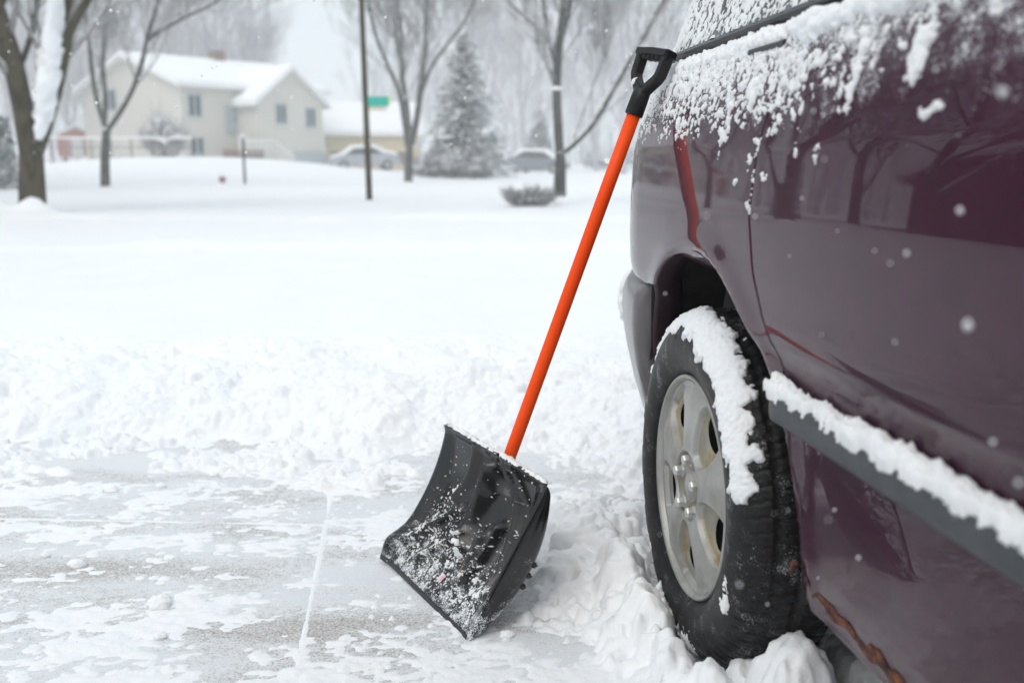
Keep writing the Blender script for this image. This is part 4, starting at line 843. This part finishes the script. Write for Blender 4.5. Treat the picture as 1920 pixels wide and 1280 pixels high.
# thicket far behind, one grey mass of stems
mb = MB(); rt = random.Random(9)
for i in range(420):
    a = rt.uniform(-.85, .75); Y = rt.uniform(118, 150); x = Y * math.tan(a) ; z0 = tz(x, Y); h = rt.uniform(4, 11) * (1 if abs(a + .18) > .07 else .55)
    p = Vector((x, Y, z0 - .2)); k = Vector((rt.uniform(-.2, .2), 0, 1))
    mb.tube([p, p + k * h * .5, p + k * h + Vector((rt.uniform(-1, 1), 0, 0))], [rt.uniform(.10, .22), .08, .02], 3, False)
    for j in range(9):
        q = p + k * h * rt.uniform(.25, .95); d = Vector((rt.uniform(-1, 1), rt.uniform(-.6, .6), rt.uniform(.4, 1.2))); mb.tube([q, q + d * rt.uniform(.8, 2.2)], [.05, .02], 3, False)
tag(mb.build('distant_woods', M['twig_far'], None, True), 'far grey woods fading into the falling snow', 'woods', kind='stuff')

# spruce
def conifer(px, base, top, Y, wpx, label, seed, group=None):
    rnd = random.Random(seed); b = P3(px, base, Y); t_ = P3(px, top, Y); b.z = tz(b.x, Y); h = t_.z - b.z; rad = wpx / FPX * Y / 2; e = empty('spruce_tree', b); tag(e, label, 'tree', group)
    mb = MB(); mb.tube([(0, 0, -.1), (0, 0, h * .9)], [.16, .03], 8); mb.build('trunk', M['bark'], e, True)
    V = []; F = []; mi = []
    for lay in range(30):
        f = lay / 29; z = h * (.06 + .92 * f); R_ = rad * 1.12 * (1 - f) ** .72 * rnd.uniform(.8, 1.15) + .12; nb = int(6 + 13 * (1 - f))
        for k in range(nb):
            a = 2 * math.pi * (k + rnd.random()) / nb; L_ = R_ * rnd.uniform(.72, 1.12); dr = Vector((math.cos(a), math.sin(a), 0)); sd = Vector((-math.sin(a), math.cos(a), 0)); ntf = max(3, int(L_ * 5.5))
            for q in range(ntf):
                s = (q + .6) / ntf; c = dr * L_ * s + Vector((0, 0, z + .10 * s - .42 * L_ * s * s + rnd.uniform(-.05, .05))); wd = .22 * (1.15 - .6 * s) + .05
                for u in range(5):
                    cc = c + sd * rnd.uniform(-wd, wd) * 1.3 + Vector((0, 0, rnd.uniform(-.06, .04))); ln = rnd.uniform(.12, .26); d2 = (dr + sd * rnd.uniform(-1, 1) + Vector((0, 0, rnd.uniform(-.7, .1)))).normalized(); s2 = d2.orthogonal().normalized() * ln * .35; snow = float(vn(a * 2.2 + 9, z * 1.1 + s * 1.3, seed)) + rnd.uniform(-.12, .12) > .63
                    n0 = len(V); up_ = Vector((0, 0, .07 if snow else 0)); V += [cc - s2 + up_, cc + d2 * ln + up_, cc + s2 + up_, cc - d2 * ln * .5 + up_ * 1.5]; F.append((n0, n0 + 1, n0 + 2, n0 + 3)); mi.append(1 if snow and s > .2 else 0)
    o = mesh('crown', V, np.array(F), [M['needle'], M['snow_far']], e, False); o.data.polygons.foreach_set('material_index', np.array(mi[:len(o.data.polygons)], dtype=np.int32)); return e
conifer(872, 315, 62, 48, 168, 'snow-laden spruce in the middle distance', 31)
conifer(-4, 330, 225, 26, 40, 'dark evergreen cut by the left edge of the picture', 33)
conifer(1010, 300, 205, 75, 60, 'small snowy evergreen right of the tall spruce', 34)

# shrubs
def shrub(name, px, py, Y, wpx, hpx, label, seed, n=60, m='shrub', white=.4, group=None, leaf=0):
    rnd = random.Random(seed); b = P3(px, py, Y); b.z = tz(b.x, Y) - .03; k = Y / FPX; e = empty(name, b); tag(e, label, 'shrub', group); mb = MB()
    for i in range(n):
        a = rnd.uniform(0, 6.28); rr = (rnd.random() ** .5) * wpx * k / 2; p = Vector((math.cos(a) * rr * .5, math.sin(a) * rr * .35, 0)); d = Vector((math.cos(a) * rr, math.sin(a) * rr * .7, hpx * k * rnd.uniform(.6, 1.0) * math.sqrt(max(.05, 1 - (rr / (wpx * k / 2)) ** 2 * .9))))
        twigs(mb, rnd, p, d, .012, d.length * .8, 2, 4, .3, .005)
    mb.build('branches', M[m], e, True)
    mb = MB()
    for i in range(max(40, int(n * white * 3))):
        a = rnd.uniform(0, 6.28); rr = rnd.random() ** .5; c = Vector((math.cos(a) * rr * wpx * k / 2, math.sin(a) * rr * wpx * k / 3, hpx * k * (1 - .45 * rr * rr) * rnd.uniform(.55, 1.0))); bm = bmesh.new(); bmesh.ops.create_icosphere(bm, subdivisions=1, radius=1)
        s = rnd.uniform(.03, .07) * hpx * k
        for v_ in bm.verts: v_.co = c + Vector((v_.co.x * s * 1.6, v_.co.y * s * 1.4, v_.co.z * s * .6)) * rnd.uniform(.85, 1.15)
        mb.bm(bm)
    mb.build('snow_on_branches', M['snow_far'], e, True); return e
shrub('low_bush', 992, 389, 17.0, 76, 36, 'low bush half buried in snow near the kerb tree', 41, 70, 'twig', .6)
shrub('lilac_bush', 312, 300, 52, 74, 78, 'bare rounded bush in front of the cream house wall', 42, 90, 'shrub', .35)
for q, (px, wp, hp) in enumerate(((806, 70, 44), (850, 70, 50), (897, 62, 42))):
    shrub('hedge_shrub', px, 336, 44, wp, hp, ('leftmost of three snowy shrubs below the spruce', 'middle one of three snowy shrubs below the spruce', 'rightmost of three snowy shrubs below the spruce')[q], 50 + q, 80, 'shrub', .9, 'snowy shrubs below the spruce')
shrub('far_shrub', 1150, 312, 80, 120, 40, 'hazy shrub beyond the parked cars at the far street', 57, 60, 'shrub', .7)

# ------------------------------------------------------------------ houses
M['siding'] = mat('cream_siding', (.60, .58, .53), .7); m = M['siding']; v = coords(m, (0, 0, 1)); wv = nd(m, 'ShaderNodeTexWave'); wv.bands_direction = 'Z'; wv.inputs['Scale'].default_value = 2.2; wv.inputs['Distortion'].default_value = 0; lk(m, v, wv.inputs['Vector']); setc(m, ramp(m, wv.outputs['Fac'], [(.0, (.50, .485, .435)), (.25, (.63, .61, .56))]))
M['siding_b'] = varied('tan_siding', (.55, .46, .30), (.60, .52, .36), 3, .8)
M['whitetrim'] = varied('white_trim', (.70, .70, .68), (.78, .78, .77), 5, .6)
M['winframe'] = varied('pale_blue_frame', (.36, .42, .45), (.42, .48, .50), 5, .6)
M['pane'] = mat('window_pane', (.035, .05, .065), .15, spec=.35)
M['curtain'] = varied('curtain', (.55, .56, .58), (.62, .63, .64), 5, .8)
M['brick'] = varied('dim_brick', (.16, .11, .09), (.23, .16, .13), 12, .85)
M['redshed'] = varied('red_shed', (.42, .17, .13), (.50, .22, .17), 4, .8)
M['darkhouse'] = varied('dark_siding', (.10, .075, .07), (.15, .11, .10), 3, .8)
def hlocal(e):  # house frame
    return lambda x, y, z: Vector((x, y, z))
def gable(e, x0, x1, y0, y1, z0, ze, zr, axis, m, over=.5, th=.22, name='wall'):
    'a block with a gable roof; axis = direction of the ridge'
    mb = MB()
    if axis == 'x': ym = (y0 + y1) / 2; mb.prism([(x0, y0, z0), (x0, y1, z0), (x0, y1, ze), (x0, ym, zr), (x0, y0, ze)], (0, 0, 0), (x1 - x0, 0, 0))
    else: xm = (x0 + x1) / 2; mb.prism([(x0, y0, z0), (x1, y0, z0), (x1, y0, ze), (xm, y0, zr), (x0, y0, ze)], (0, 0, 0), (0, y1 - y0, 0))
    mb.build(name, m, e)
    sl_ = (zr - ze) / (((y1 - y0) if axis == 'x' else (x1 - x0)) / 2)
    for layer, (h0, h1, mm, nm, ov) in enumerate(((.005, .16, M['whitetrim'], 'roof', over), (.163, .163 + th, M['snow_far'], 'roof_snow', over - .04))):
        mb = MB(); ze2 = ze - sl_ * ov
        if axis == 'x': prof = [(x0 - ov, y0 - ov, ze2), (x0 - ov, ym, zr), (x0 - ov, y1 + ov, ze2)]; ext = (x1 - x0 + 2 * ov, 0, 0)
        else: prof = [(x0 - ov, y0 - ov, ze2), (xm, y0 - ov, zr), (x1 + ov, y0 - ov, ze2)]; ext = (0, y1 - y0 + 2 * ov, 0)
        poly = [Vector(p) + Vector((0, 0, h1)) for p in prof] + [Vector(p) + Vector((0, 0, h0)) for p in prof[::-1]]
        mb.prism(poly, (0, 0, 0), ext); mb.build(nm, mm, e)
def window(e, c, w_, h_, nrm, double=True):
    'c centre on the wall, nrm outward unit vector (local)'
    n = Vector(nrm); s = Vector((-n.y, n.x, 0)); up = Vector((0, 0, 1)); Mx = Matrix.Translation(c) @ Matrix((s, n, up)).transposed().to_4x4()
    mb = MB(); t = .10
    for cx, cz, a, b in ((-(w_ / 2 + t / 2), 0, t, h_ + 2 * t), (w_ / 2 + t / 2, 0, t, h_ + 2 * t), (0, h_ / 2 + t / 2, w_, t), (0, -h_ / 2 - t / 2, w_, t)) + (((0, 0, .10, h_),) if double else ()): mb.box((cx, .04, cz), (a, .10, b), Mx)
    f = mb.build('window', M['winframe'], e); mb = MB(); mb.box((0, .0, 0), (w_, .05, h_), Mx); mb.build('pane', M['pane'], f)
    return f
Yh = 60; BT = math.radians(50); ex = Vector((math.cos(BT), math.sin(BT), 0)); ey = Vector((math.sin(BT), -math.cos(BT), 0))
c0 = P3(345, 295, Yh); gz = tz(c0.x, c0.y) ; gz = c0.z - .1
hs = empty('split_level_house', (c0.x, c0.y, gz), 0); hs.rotation_euler = (0, 0, BT); tag(hs, 'cream split-level house with snowy gable roofs behind the slender tree', 'house')
def along(d, px, Y0=None):   # distance from the corner along direction d (world) at which it projects to column px
    t = (px - 960) / FPX; a = c0.x + 0; 
    # x = t * depth, depth ~ Y / cos(pitch) for points at the horizon height
    k = 1.0 / math.cos(PITCH) * math.cos(PITCH) ** 0
    tt = P3(px, 250, 1.0).x; return (tt * c0.y - c0.x) / (d.x - tt * d.y)
def hz(px, py, s, d): # height above house base of a pixel on the wall point at distance s along d
    return P3(px, py, c0.y + d.y * s).z - gz
# local axes of the empty: +X = ex (rotation BT), +Y = rot90 = -ey
LW = -along(-ex if False else -ex, 160) if False else along(Vector((-ey.x, -ey.y, 0)), 160)   # left gable wall runs along -ey (away, left)
FW = along(ex, 500)
ze = hz(345, 158, 0, ex); zpk = P3(282, 108, c0.y - ey.y * LW * .5).z - gz
gable(hs, 0, along(ex, 604), 0, LW, -1.2, ze, zpk, 'x', M['siding'])
w0, w1 = along(ex, 480), along(ex, 620)
# wing stands forward of the front wall by pf
pf = 2.2; cw = c0 + ey * pf
def alongw(px): tt = P3(px, 250, 1.0).x; return (tt * cw.y - cw.x) / (ex.x - tt * ex.y)
a0, a1 = alongw(484), alongw(606)
zew = P3(622, 196, cw.y + ex.y * a1).z - gz; zpw = P3(565, 132, cw.y + ex.y * (a0 + a1) / 2).z - gz
gable(hs, a0, a1, -pf, 4.5, -1.2, zew, zpw, 'y', M['siding'], .4)
def wpos(px, py, off, x_of):  # point on a wall parallel to ex at offset off
    c = c0 + ey * off; tt = P3(px, 250, 1.0).x; s = (tt * c.y - c.x) / (ex.x - tt * ex.y); return Vector((s, -off - .01, P3(px, py, c.y + ex.y * s).z - gz))
for px, py, w_, h_, off in ((367, 198, .75, 1.15, 0), (368, 274, .75, .85, 0), (528, 214, .62, 1.05, pf), (583, 221, .60, 1.05, pf)):
    window(hs, wpos(px, py, off, 0), w_, h_, (0, -1, 0))
# side window on the left gable wall
tt = P3(212, 250, 1.0).x; s = (tt * c0.y - c0.x) / (-ey.x + tt * ey.y); window(hs, Vector((-.01, s, P3(212, 188, c0.y - ey.y * s).z - gz)), 1.3, 1.15, (-1, 0, 0))
# entry: door in the recess, garage door, steps
p = wpos(432, 225, 0, 0); mb = MB(); mb.box((p.x, p.y - .03, p.z), (.7, .08, 1.7)); d_ = mb.build('door', M['winframe'], hs); mb = MB(); mb.box((p.x + .25, p.y - .09, p.z), (.06, .05, .12)); mb.build('handle', M['black_trim'], d_)
p = wpos(580, 296, pf, 0); mb = MB(); mb.box((p.x, p.y - .03, p.z - .35), (2.6, .06, 1.5)); mb.build('garage_door', M['winframe'], hs)
p = wpos(462, 282, pf, 0); mb = MB(); mb.box((p.x, p.y + .4, p.z - .2), (1.8, 1.6, .5)); mb.build('porch', M['brick'], hs)
mb = MB(); q0, q1, q2 = wpos(448, 265, pf + 1.0, 0), wpos(512, 265, pf + 1.0, 0), wpos(552, 296, pf + 1.0, 0)
mb.tube([q0, q1, q2], .08, 6)
for k in range(9): a = q0.lerp(q1, k / 8); mb.tube([a, a - Vector((0, 0, .8))], .03, 5)
for k in range(5): a = q1.lerp(q2, k / 5); mb.tube([a, a - Vector((0, 0, .7))], .03, 5)
mb.tube([q0 - Vector((0, 0, .35)), q1 - Vector((0, 0, .35))], .05, 6); mb.build('porch_railing', M['whitetrim'], hs)
for i in range(4): pass
mb = MB(); mb.box((6.5, LW * .5, zpk + .3), (.8, .8, 1.2)); mb.build('chimney', M['brick'], hs)
# low house to the right of it
b = P3(690, 296, 72); e2 = empty('low_house', (b.x, b.y, b.z), math.radians(8)); tag(e2, 'low tan house with a snow-covered roof beyond the cream house', 'house')
k = 72 / FPX; gable(e2, -78 * k, 95 * k, 0, 6, -.8, 44 * k, 44 * k + 2.0, 'x', M['siding_b'], .3, .2)
mb = MB(); mb.box((8 * k, -.04, .0), (150 * k, .06, .8)); mb.build('brick_base', M['brick'], e2)
mb = MB(); mb.prism([(-25 * k, 2, 33 * k + 1.3), (60 * k, 2, 33 * k + 1.3), (18 * k, 2, 33 * k + 3.0)], (0, 0, 0), (0, 1, 0)); mb.build('rear_gable', M['siding_b'], e2)
# red shed
b = P3(146, 285, 70); e3 = empty('garden_shed', (b.x, b.y, b.z - .3), math.radians(20)); tag(e3, 'small faded red shed behind the cream house, seen between the two left trees', 'shed'); gable(e3, -1.2, 1.2, -1, 1.5, 0, 1.3, 1.9, 'y', M['redshed'], .2, .12)
mb = MB(); mb.box((0, -1.02, .6), (.9, .05, 1.1)); mb.build('door', M['whitetrim'], e3)
# neighbour's dark house left of the frame, mirrored in the van's door
e4 = empty('porch_house', (-21.5, 20.5, .0), math.radians(43)); tag(e4, 'dark house with a deep porch, mirrored in the van door', 'house')
gable(e4, -6, 6, 0, 8, -.3, 2.3, 4.2, 'x', M['darkhouse'], .7, .25); gable(e4, 0.5, 6, -2.2, .5, -.3, 2.1, 3.3, 'y', M['darkhouse'], .5, .25, 'porch_wall')
for x_ in (-4.2, -1.8): window(e4, Vector((x_, -.01, 1.3)), 1.0, .9, (0, -1, 0), False)
mb = MB()
for k in range(14): mb.box((-5.8 + k * .45, -1.8, .55), (.05, .05, .8))
mb.box((-2.9, -1.8, .98), (6.0, .08, .08)); mb.build('porch_railing', M['whitetrim'], e4)
# unseen garage house added behind the camera to darken reflections in blade and wheel
e4 = empty('unseen_garage_house', (-2.5, -6.5, 0), math.radians(180)); tag(e4, 'unseen brick house with a garage door, added behind the camera for dark reflections', 'house')
gable(e4, -7, 9, 0, 8, -.1, 3.0, 5.4, 'x', M['brick'], .7, .2)
mb = MB(); mb.box((-1.5, -.04, 1.1), (4.8, .06, 2.2)); mb.build('garage_door', M['darkhouse'], e4)  # door of the unseen added house
for x_ in (4.0, 6.5): window(e4, Vector((x_, -.01, 1.6)), 1.3, 1.2, (0, -1, 0))
# fence in front of the left side yard
fe = empty('rail_fence', P3(240, 290, 50)); fe.location.z = tz(fe.location.x, 50); tag(fe, 'low snow-capped rail fence left of the cream house', 'fence'); kx = 50 / FPX
mb = MB(); mb.box((-30 * kx, 0, .95), (300 * kx, .06, .08)); mb.build('top_rail', M['whitetrim'], fe)
mb = MB(); mb.box((-30 * kx, 0, 1.01), (300 * kx, .08, .03)); mb.build('rail_snow', M['snow_far'], fe)
for k in range(9): mb = MB(); mb.box(((-178 + k * 37) * kx, 0, .45), (.06, .06, .9)); mb.build('post', M['shrub'], fe)
mb = MB(); mb.box((-30 * kx, 0, .5), (300 * kx, .03, .05)); mb.build('lower_rail', M['shrub'], fe)

# pole with street sign, post, marker
pb = P3(693, 378, 20); pb.z = tz(pb.x, 20) - .02; pt = P3(674, -90, 20)
po = empty('utility_pole', pb); tag(po, 'slim leaning wooden pole left of the bare tree, green street sign on it', 'pole')
mb = MB(); n_ = 14; mb.tube([(pt - pb) * (i / n_) for i in range(n_ + 1)], [.062 - .012 * i / n_ for i in range(n_ + 1)], 12); mb.build('shaft', M['bark'], po, True)
mb = MB(); mb.box((0, 0, 0), (.01, .01, .01)); mb = MB()
sgp = P3(690, 191, 20); sg = empty('street_sign', sgp); tag(sg, 'teal green street name sign on the slim pole', 'street sign')
M['signgreen'] = varied('sign_green', (.015, .42, .33), (.02, .48, .38), 5, .4); M['signyel'] = mat('sign_tab', (.45, .75, .15), .5)
mb = MB(); mb.box((.21, -.07, .0), (.40, .018, .19), bev=.006); bd = mb.build('sign_plate', M['signgreen'], sg)
mb = MB(); mb.box((.425, -.072, .01), (.03, .016, .17)); mb.build('sign_edge', M['signyel'], sg)
mb = MB(); mb.box((.03, -.045, .0), (.10, .05, .05)); mb.build('bracket', M['black_trim'], sg)
b = P3(460, 356, 30); b.z = tz(b.x, 30) - .02; e5 = empty('yard_post', b); tag(e5, 'thin grey post with a crossarm in the yard before the house steps', 'post'); mb = MB(); mb.tube([(0, 0, 0), (0, 0, 1.42)], .04, 8); mb.build('shaft', M['bark_grey'], e5); mb = MB(); mb.box((.0, 0, 1.38), (.3, .08, .06)); mb.build('crossarm', M['whitetrim'], e5); mb = MB(); mb.box((0, 0, 1.44), (.14, .14, .06), bev=.02); mb.build('snow_cap', M['snow_far'], e5)
b = P3(418, 356, 31); b.z = tz(b.x, 31) - .02; e6 = empty('yard_marker', b); tag(e6, 'small faded red object standing in the snow near the thin post', 'yard ornament')
mb = MB(); mb.tube([(0, 0, -.05), (0, 0, .08)], .03, 8); mb.build('stem', M['brick'], e6)
bm = bmesh.new(); bmesh.ops.create_icosphere(bm, subdivisions=2, radius=.11)
for v_ in bm.verts: v_.co = Vector((v_.co.x, v_.co.y, v_.co.z * .9 + .15)) + Vector((random.uniform(-.015, .015), 0, random.uniform(-.015, .015)))
mb = MB(); mb.bm(bm); mb.build('body', varied('faded_red', (.30, .14, .14), (.42, .25, .25), 6, .8), e6, True)
bm = bmesh.new(); bmesh.ops.create_icosphere(bm, subdivisions=2, radius=.10)
for v_ in bm.verts: v_.co = Vector((v_.co.x * .9 + .01, v_.co.y, v_.co.z * .4 + .25))
mb = MB(); mb.bm(bm); mb.build('snow_cap', M['snow_far'], e6, True)

# parked cars
M['carwhite'] = varied('pale_car_paint', (.30, .32, .35), (.36, .38, .41), 3, .4); M['cardark'] = varied('dim_car_paint', (.14, .16, .19), (.19, .21, .24), 3, .4)
M['lampon'] = bpy.data.materials.new('headlight_on'); M['lampon'].use_nodes = True; PB(M['lampon']).inputs['Emission Color'].default_value = (1, .97, .9, 1); PB(M['lampon']).inputs['Emission Strength'].default_value = 12
def carshape(b, rz, label, paint, group=None, lit=False, rear=False):
    e = empty('parked_car', b, rz); tag(e, label, 'car', group); L2, W2 = 2.15, .86
    prof = [(-2.15, .30), (-2.18, .62), (-2.05, .78), (-1.35, .92), (-.75, 1.36), (.55, 1.42), (1.25, 1.05), (2.0, .95), (2.15, .70), (2.12, .30)]
    def ext(poly, w0, name, m_, par, top=None, inset=0):
        mb = MB(); Vv = []; n = len(poly)
        for x, z in poly:
            ww = w0 - (.16 * max(0, (z - .85) / .55)) - inset; Vv.append((x, -ww, z))
        for x, z in poly:
            ww = w0 - (.16 * max(0, (z - .85) / .55)) - inset; Vv.append((x, ww, z))
        mb.add(Vv, [tuple(range(n)), tuple(range(2 * n - 1, n - 1, -1))] + [(i, n + i, n + (i + 1) % n, (i + 1) % n) for i in range(n)]); return mb.build(name, m_, par)
    ext(prof, W2, 'body', paint, e)
    for sgn in (-1, 1):
        mb = MB(); P = [(-1.15, .96), (-.68, 1.30), (.50, 1.35), (1.02, 1.02)]
        Vv = [(x, sgn * (W2 - .16 * max(0, (z - .85) / .55) + .012), z) for x, z in P]; mb.add(Vv, [(0, 1, 2, 3)]); mb.build('side_window', M['glass'], e)
    sn = [(-2.12, .74), (-1.33, .95), (-.75, 1.37), (.55, 1.43), (1.25, 1.07), (2.02, .96), (2.0, 1.08), (1.3, 1.22), (.6, 1.58), (-.8, 1.54), (-1.4, 1.08), (-2.05, .90)]
    ext(sn, W2, 'snow_cover', M['snow_far'], e, inset=.05)
    for x in (-1.35, 1.35):
        for s in (-1, 1): mb = MB(); mb.tube([(x, s * (W2 - .2), .32), (x, s * (W2 - .005), .32), (x, s * (W2 + .005), .32)], [.32, .32, .28], 20); wq = mb.build('wheel', M['rubber'], e, True); mb = MB(); mb.tube([(x, s * (W2 - .01), .32), (x, s * (W2 + .012), .32)], [.19, .17], 16); mb.build('rim', M['alloy'], wq)
    for s in (-.6, .6): mb = MB(); mb.box((-2.18, s, .68), (.06, .34 if not lit else .26, .15), bev=.02); mb.build('headlight', M['lampon'] if lit else M['chrome'], e)
    return e
for px, py, Y, rz, lab, pm, gr, lit in ((684, 330, 64, 14, 'snow-covered sedan below the low tan house', 'carwhite', None, False), (915, 334, 66, 200, 'snow-covered car half hidden by the snowy shrubs', 'cardark', None, False), (1002, 336, 64, 168, 'snow-covered car left of the tree with the snow collar', 'cardark', None, False), (1118, 329, 95, 95, 'oncoming car with lit headlights far down the street', 'cardark', None, True), (1168, 320, 120, 60, 'faint snow-covered car farthest down the street', 'carwhite', None, False)):
    b = P3(px, py, Y); b.z = tz(b.x, Y) - .05; carshape(b, math.radians(rz), lab, M[pm], gr, lit)

# loose lumps of snow on the cleared slab
def lump(name, c, s, label, seed, group=None, m='snow_van', sq=(1, .8, .7)):
    bm = bmesh.new(); bmesh.ops.create_icosphere(bm, subdivisions=4, radius=1); rnd = random.Random(seed); o3 = [rnd.uniform(0, 50) for _ in range(3)]
    for v_ in bm.verts:
        p = v_.co; n_ = fbm(p.x * 1.6 + o3[0], p.y * 1.6 + p.z * 1.3 + o3[1], 3, 3) + .35 * fbm(p.x * 5 + o3[2], p.z * 5 + p.y * 4, 5, 2); k = .55 + .7 * float(n_); v_.co = Vector((p.x * sq[0], p.y * sq[1], max(-.5, p.z) * sq[2])) * k * s
    mb = MB(); mb.bm(bm); o = mb.build(name, M[m], None, True); o.location = c; tag(o, label, 'snow lump', group); return o
for i, (px, py, s, lab) in enumerate(((209, 918, .021, 'round snow lump alone near the left bank'), (301, 911, .015, 'small snow lump at the foot of the left bank'), (402, 890, .016, 'snow lump nearest the dark gap in the bank'), (145, 1058, .020, 'flat snow lump on the slab at the left'), (85, 1040, .011, 'tiny snow lump left of the flat one'), (300, 1133, .026, 'snow lump before the grey patch, lower left'), (590, 906, .022, 'snow lump at the top end of the white joint line'), (1132, 1076, .034, 'snow chunk between the shovel and the tyre'), (1128, 1120, .022, 'smaller snow chunk below the one beside the tyre'), (950, 1190, .014, 'small snow lump right of the blade tip'), (300, 1192, .013, 'small snow lump on the bottom left slab'))):
    g = G3(px, py, .004); lump('snow_chunk', g, s, lab, 200 + i, 'snow lumps lying on the driveway')
g = G3(1082, 1048, 0.0); lump('ice_slab', g + Vector((0, 0, .030)), .078, 'flat-faced block of packed snow right of the shovel blade', 301, sq=(.85, .45, .75))
for k, (a, b_, s) in enumerate(((1.42, .50, .060), (1.33, .56, .045))):
    x, y = car(a, b_); lump('packed_snow_block', (x, y, .045 - k * .01), s, ('larger snow block wedged behind the tyre under the rusty sill', 'smaller snow block under the rusty sill')[k], 320 + k)

# falling flakes
fl = MB(); rf = random.Random(12)
near = [(1880, 172, .62, .0055), (1815, 610, .62, .0050), (1700, 475, .8, .0035), (1862, 828, .7, .0035), (1800, 395, .75, .004), (1910, 905, .6, .0035), (1610, 1045, .9, .003), (1755, 130, .8, .003), (1565, 955, 1.0, .0025), (1640, 470, .9, .002), (1480, 480, 1.1, .002)]
def flake(c, r):
    bm = bmesh.new(); bmesh.ops.create_icosphere(bm, subdivisions=1, radius=1)
    for v_ in bm.verts: v_.co = Vector(c) + Vector((v_.co.x * r * rf.uniform(.7, 1.2), v_.co.y * r, v_.co.z * r * rf.uniform(.8, 1.4)))
    fl.bm(bm)
for px, py, D, r in near: flake(P3(px, py, D), r * .6)
for i in range(850):
    D = 2.6 + 30 * rf.random() ** 1.6; px, py = rf.uniform(-200, 1500), rf.uniform(-250, 290); c = P3(px, py, D)
    if c.z < .3: continue
    flake(c, rf.uniform(.0022, .0050) * (1 + D * .03))
for i in range(26): flake(P3(rf.uniform(1230, 1910), rf.uniform(60, 1150), rf.uniform(.7, 1.15)), rf.uniform(.0006, .0017))
tag(fl.build('falling_snow', M['snow_far'], None, True), 'snowflakes drifting down through the air', 'snowflakes', kind='stuff')

# haze of the snowfall
mh = bpy.data.materials.new('haze'); mh.use_nodes = True; nt_ = mh.node_tree; nt_.nodes.clear(); o_ = nt_.nodes.new('ShaderNodeOutputMaterial'); pv = nt_.nodes.new('ShaderNodeVolumePrincipled')
pv.inputs['Color'].default_value = (.93, .94, .95, 1); pv.inputs['Density'].default_value = HAZE; pv.inputs['Anisotropy'].default_value = .2; nt_.links.new(pv.outputs[0], o_.inputs['Volume'])
mb = MB(); mb.box((0, 180, 20), (540, 490, 43)); hb_ = mb.build('haze', mh); tag(hb_, 'thin white haze of falling snow', 'haze', kind='stuff')
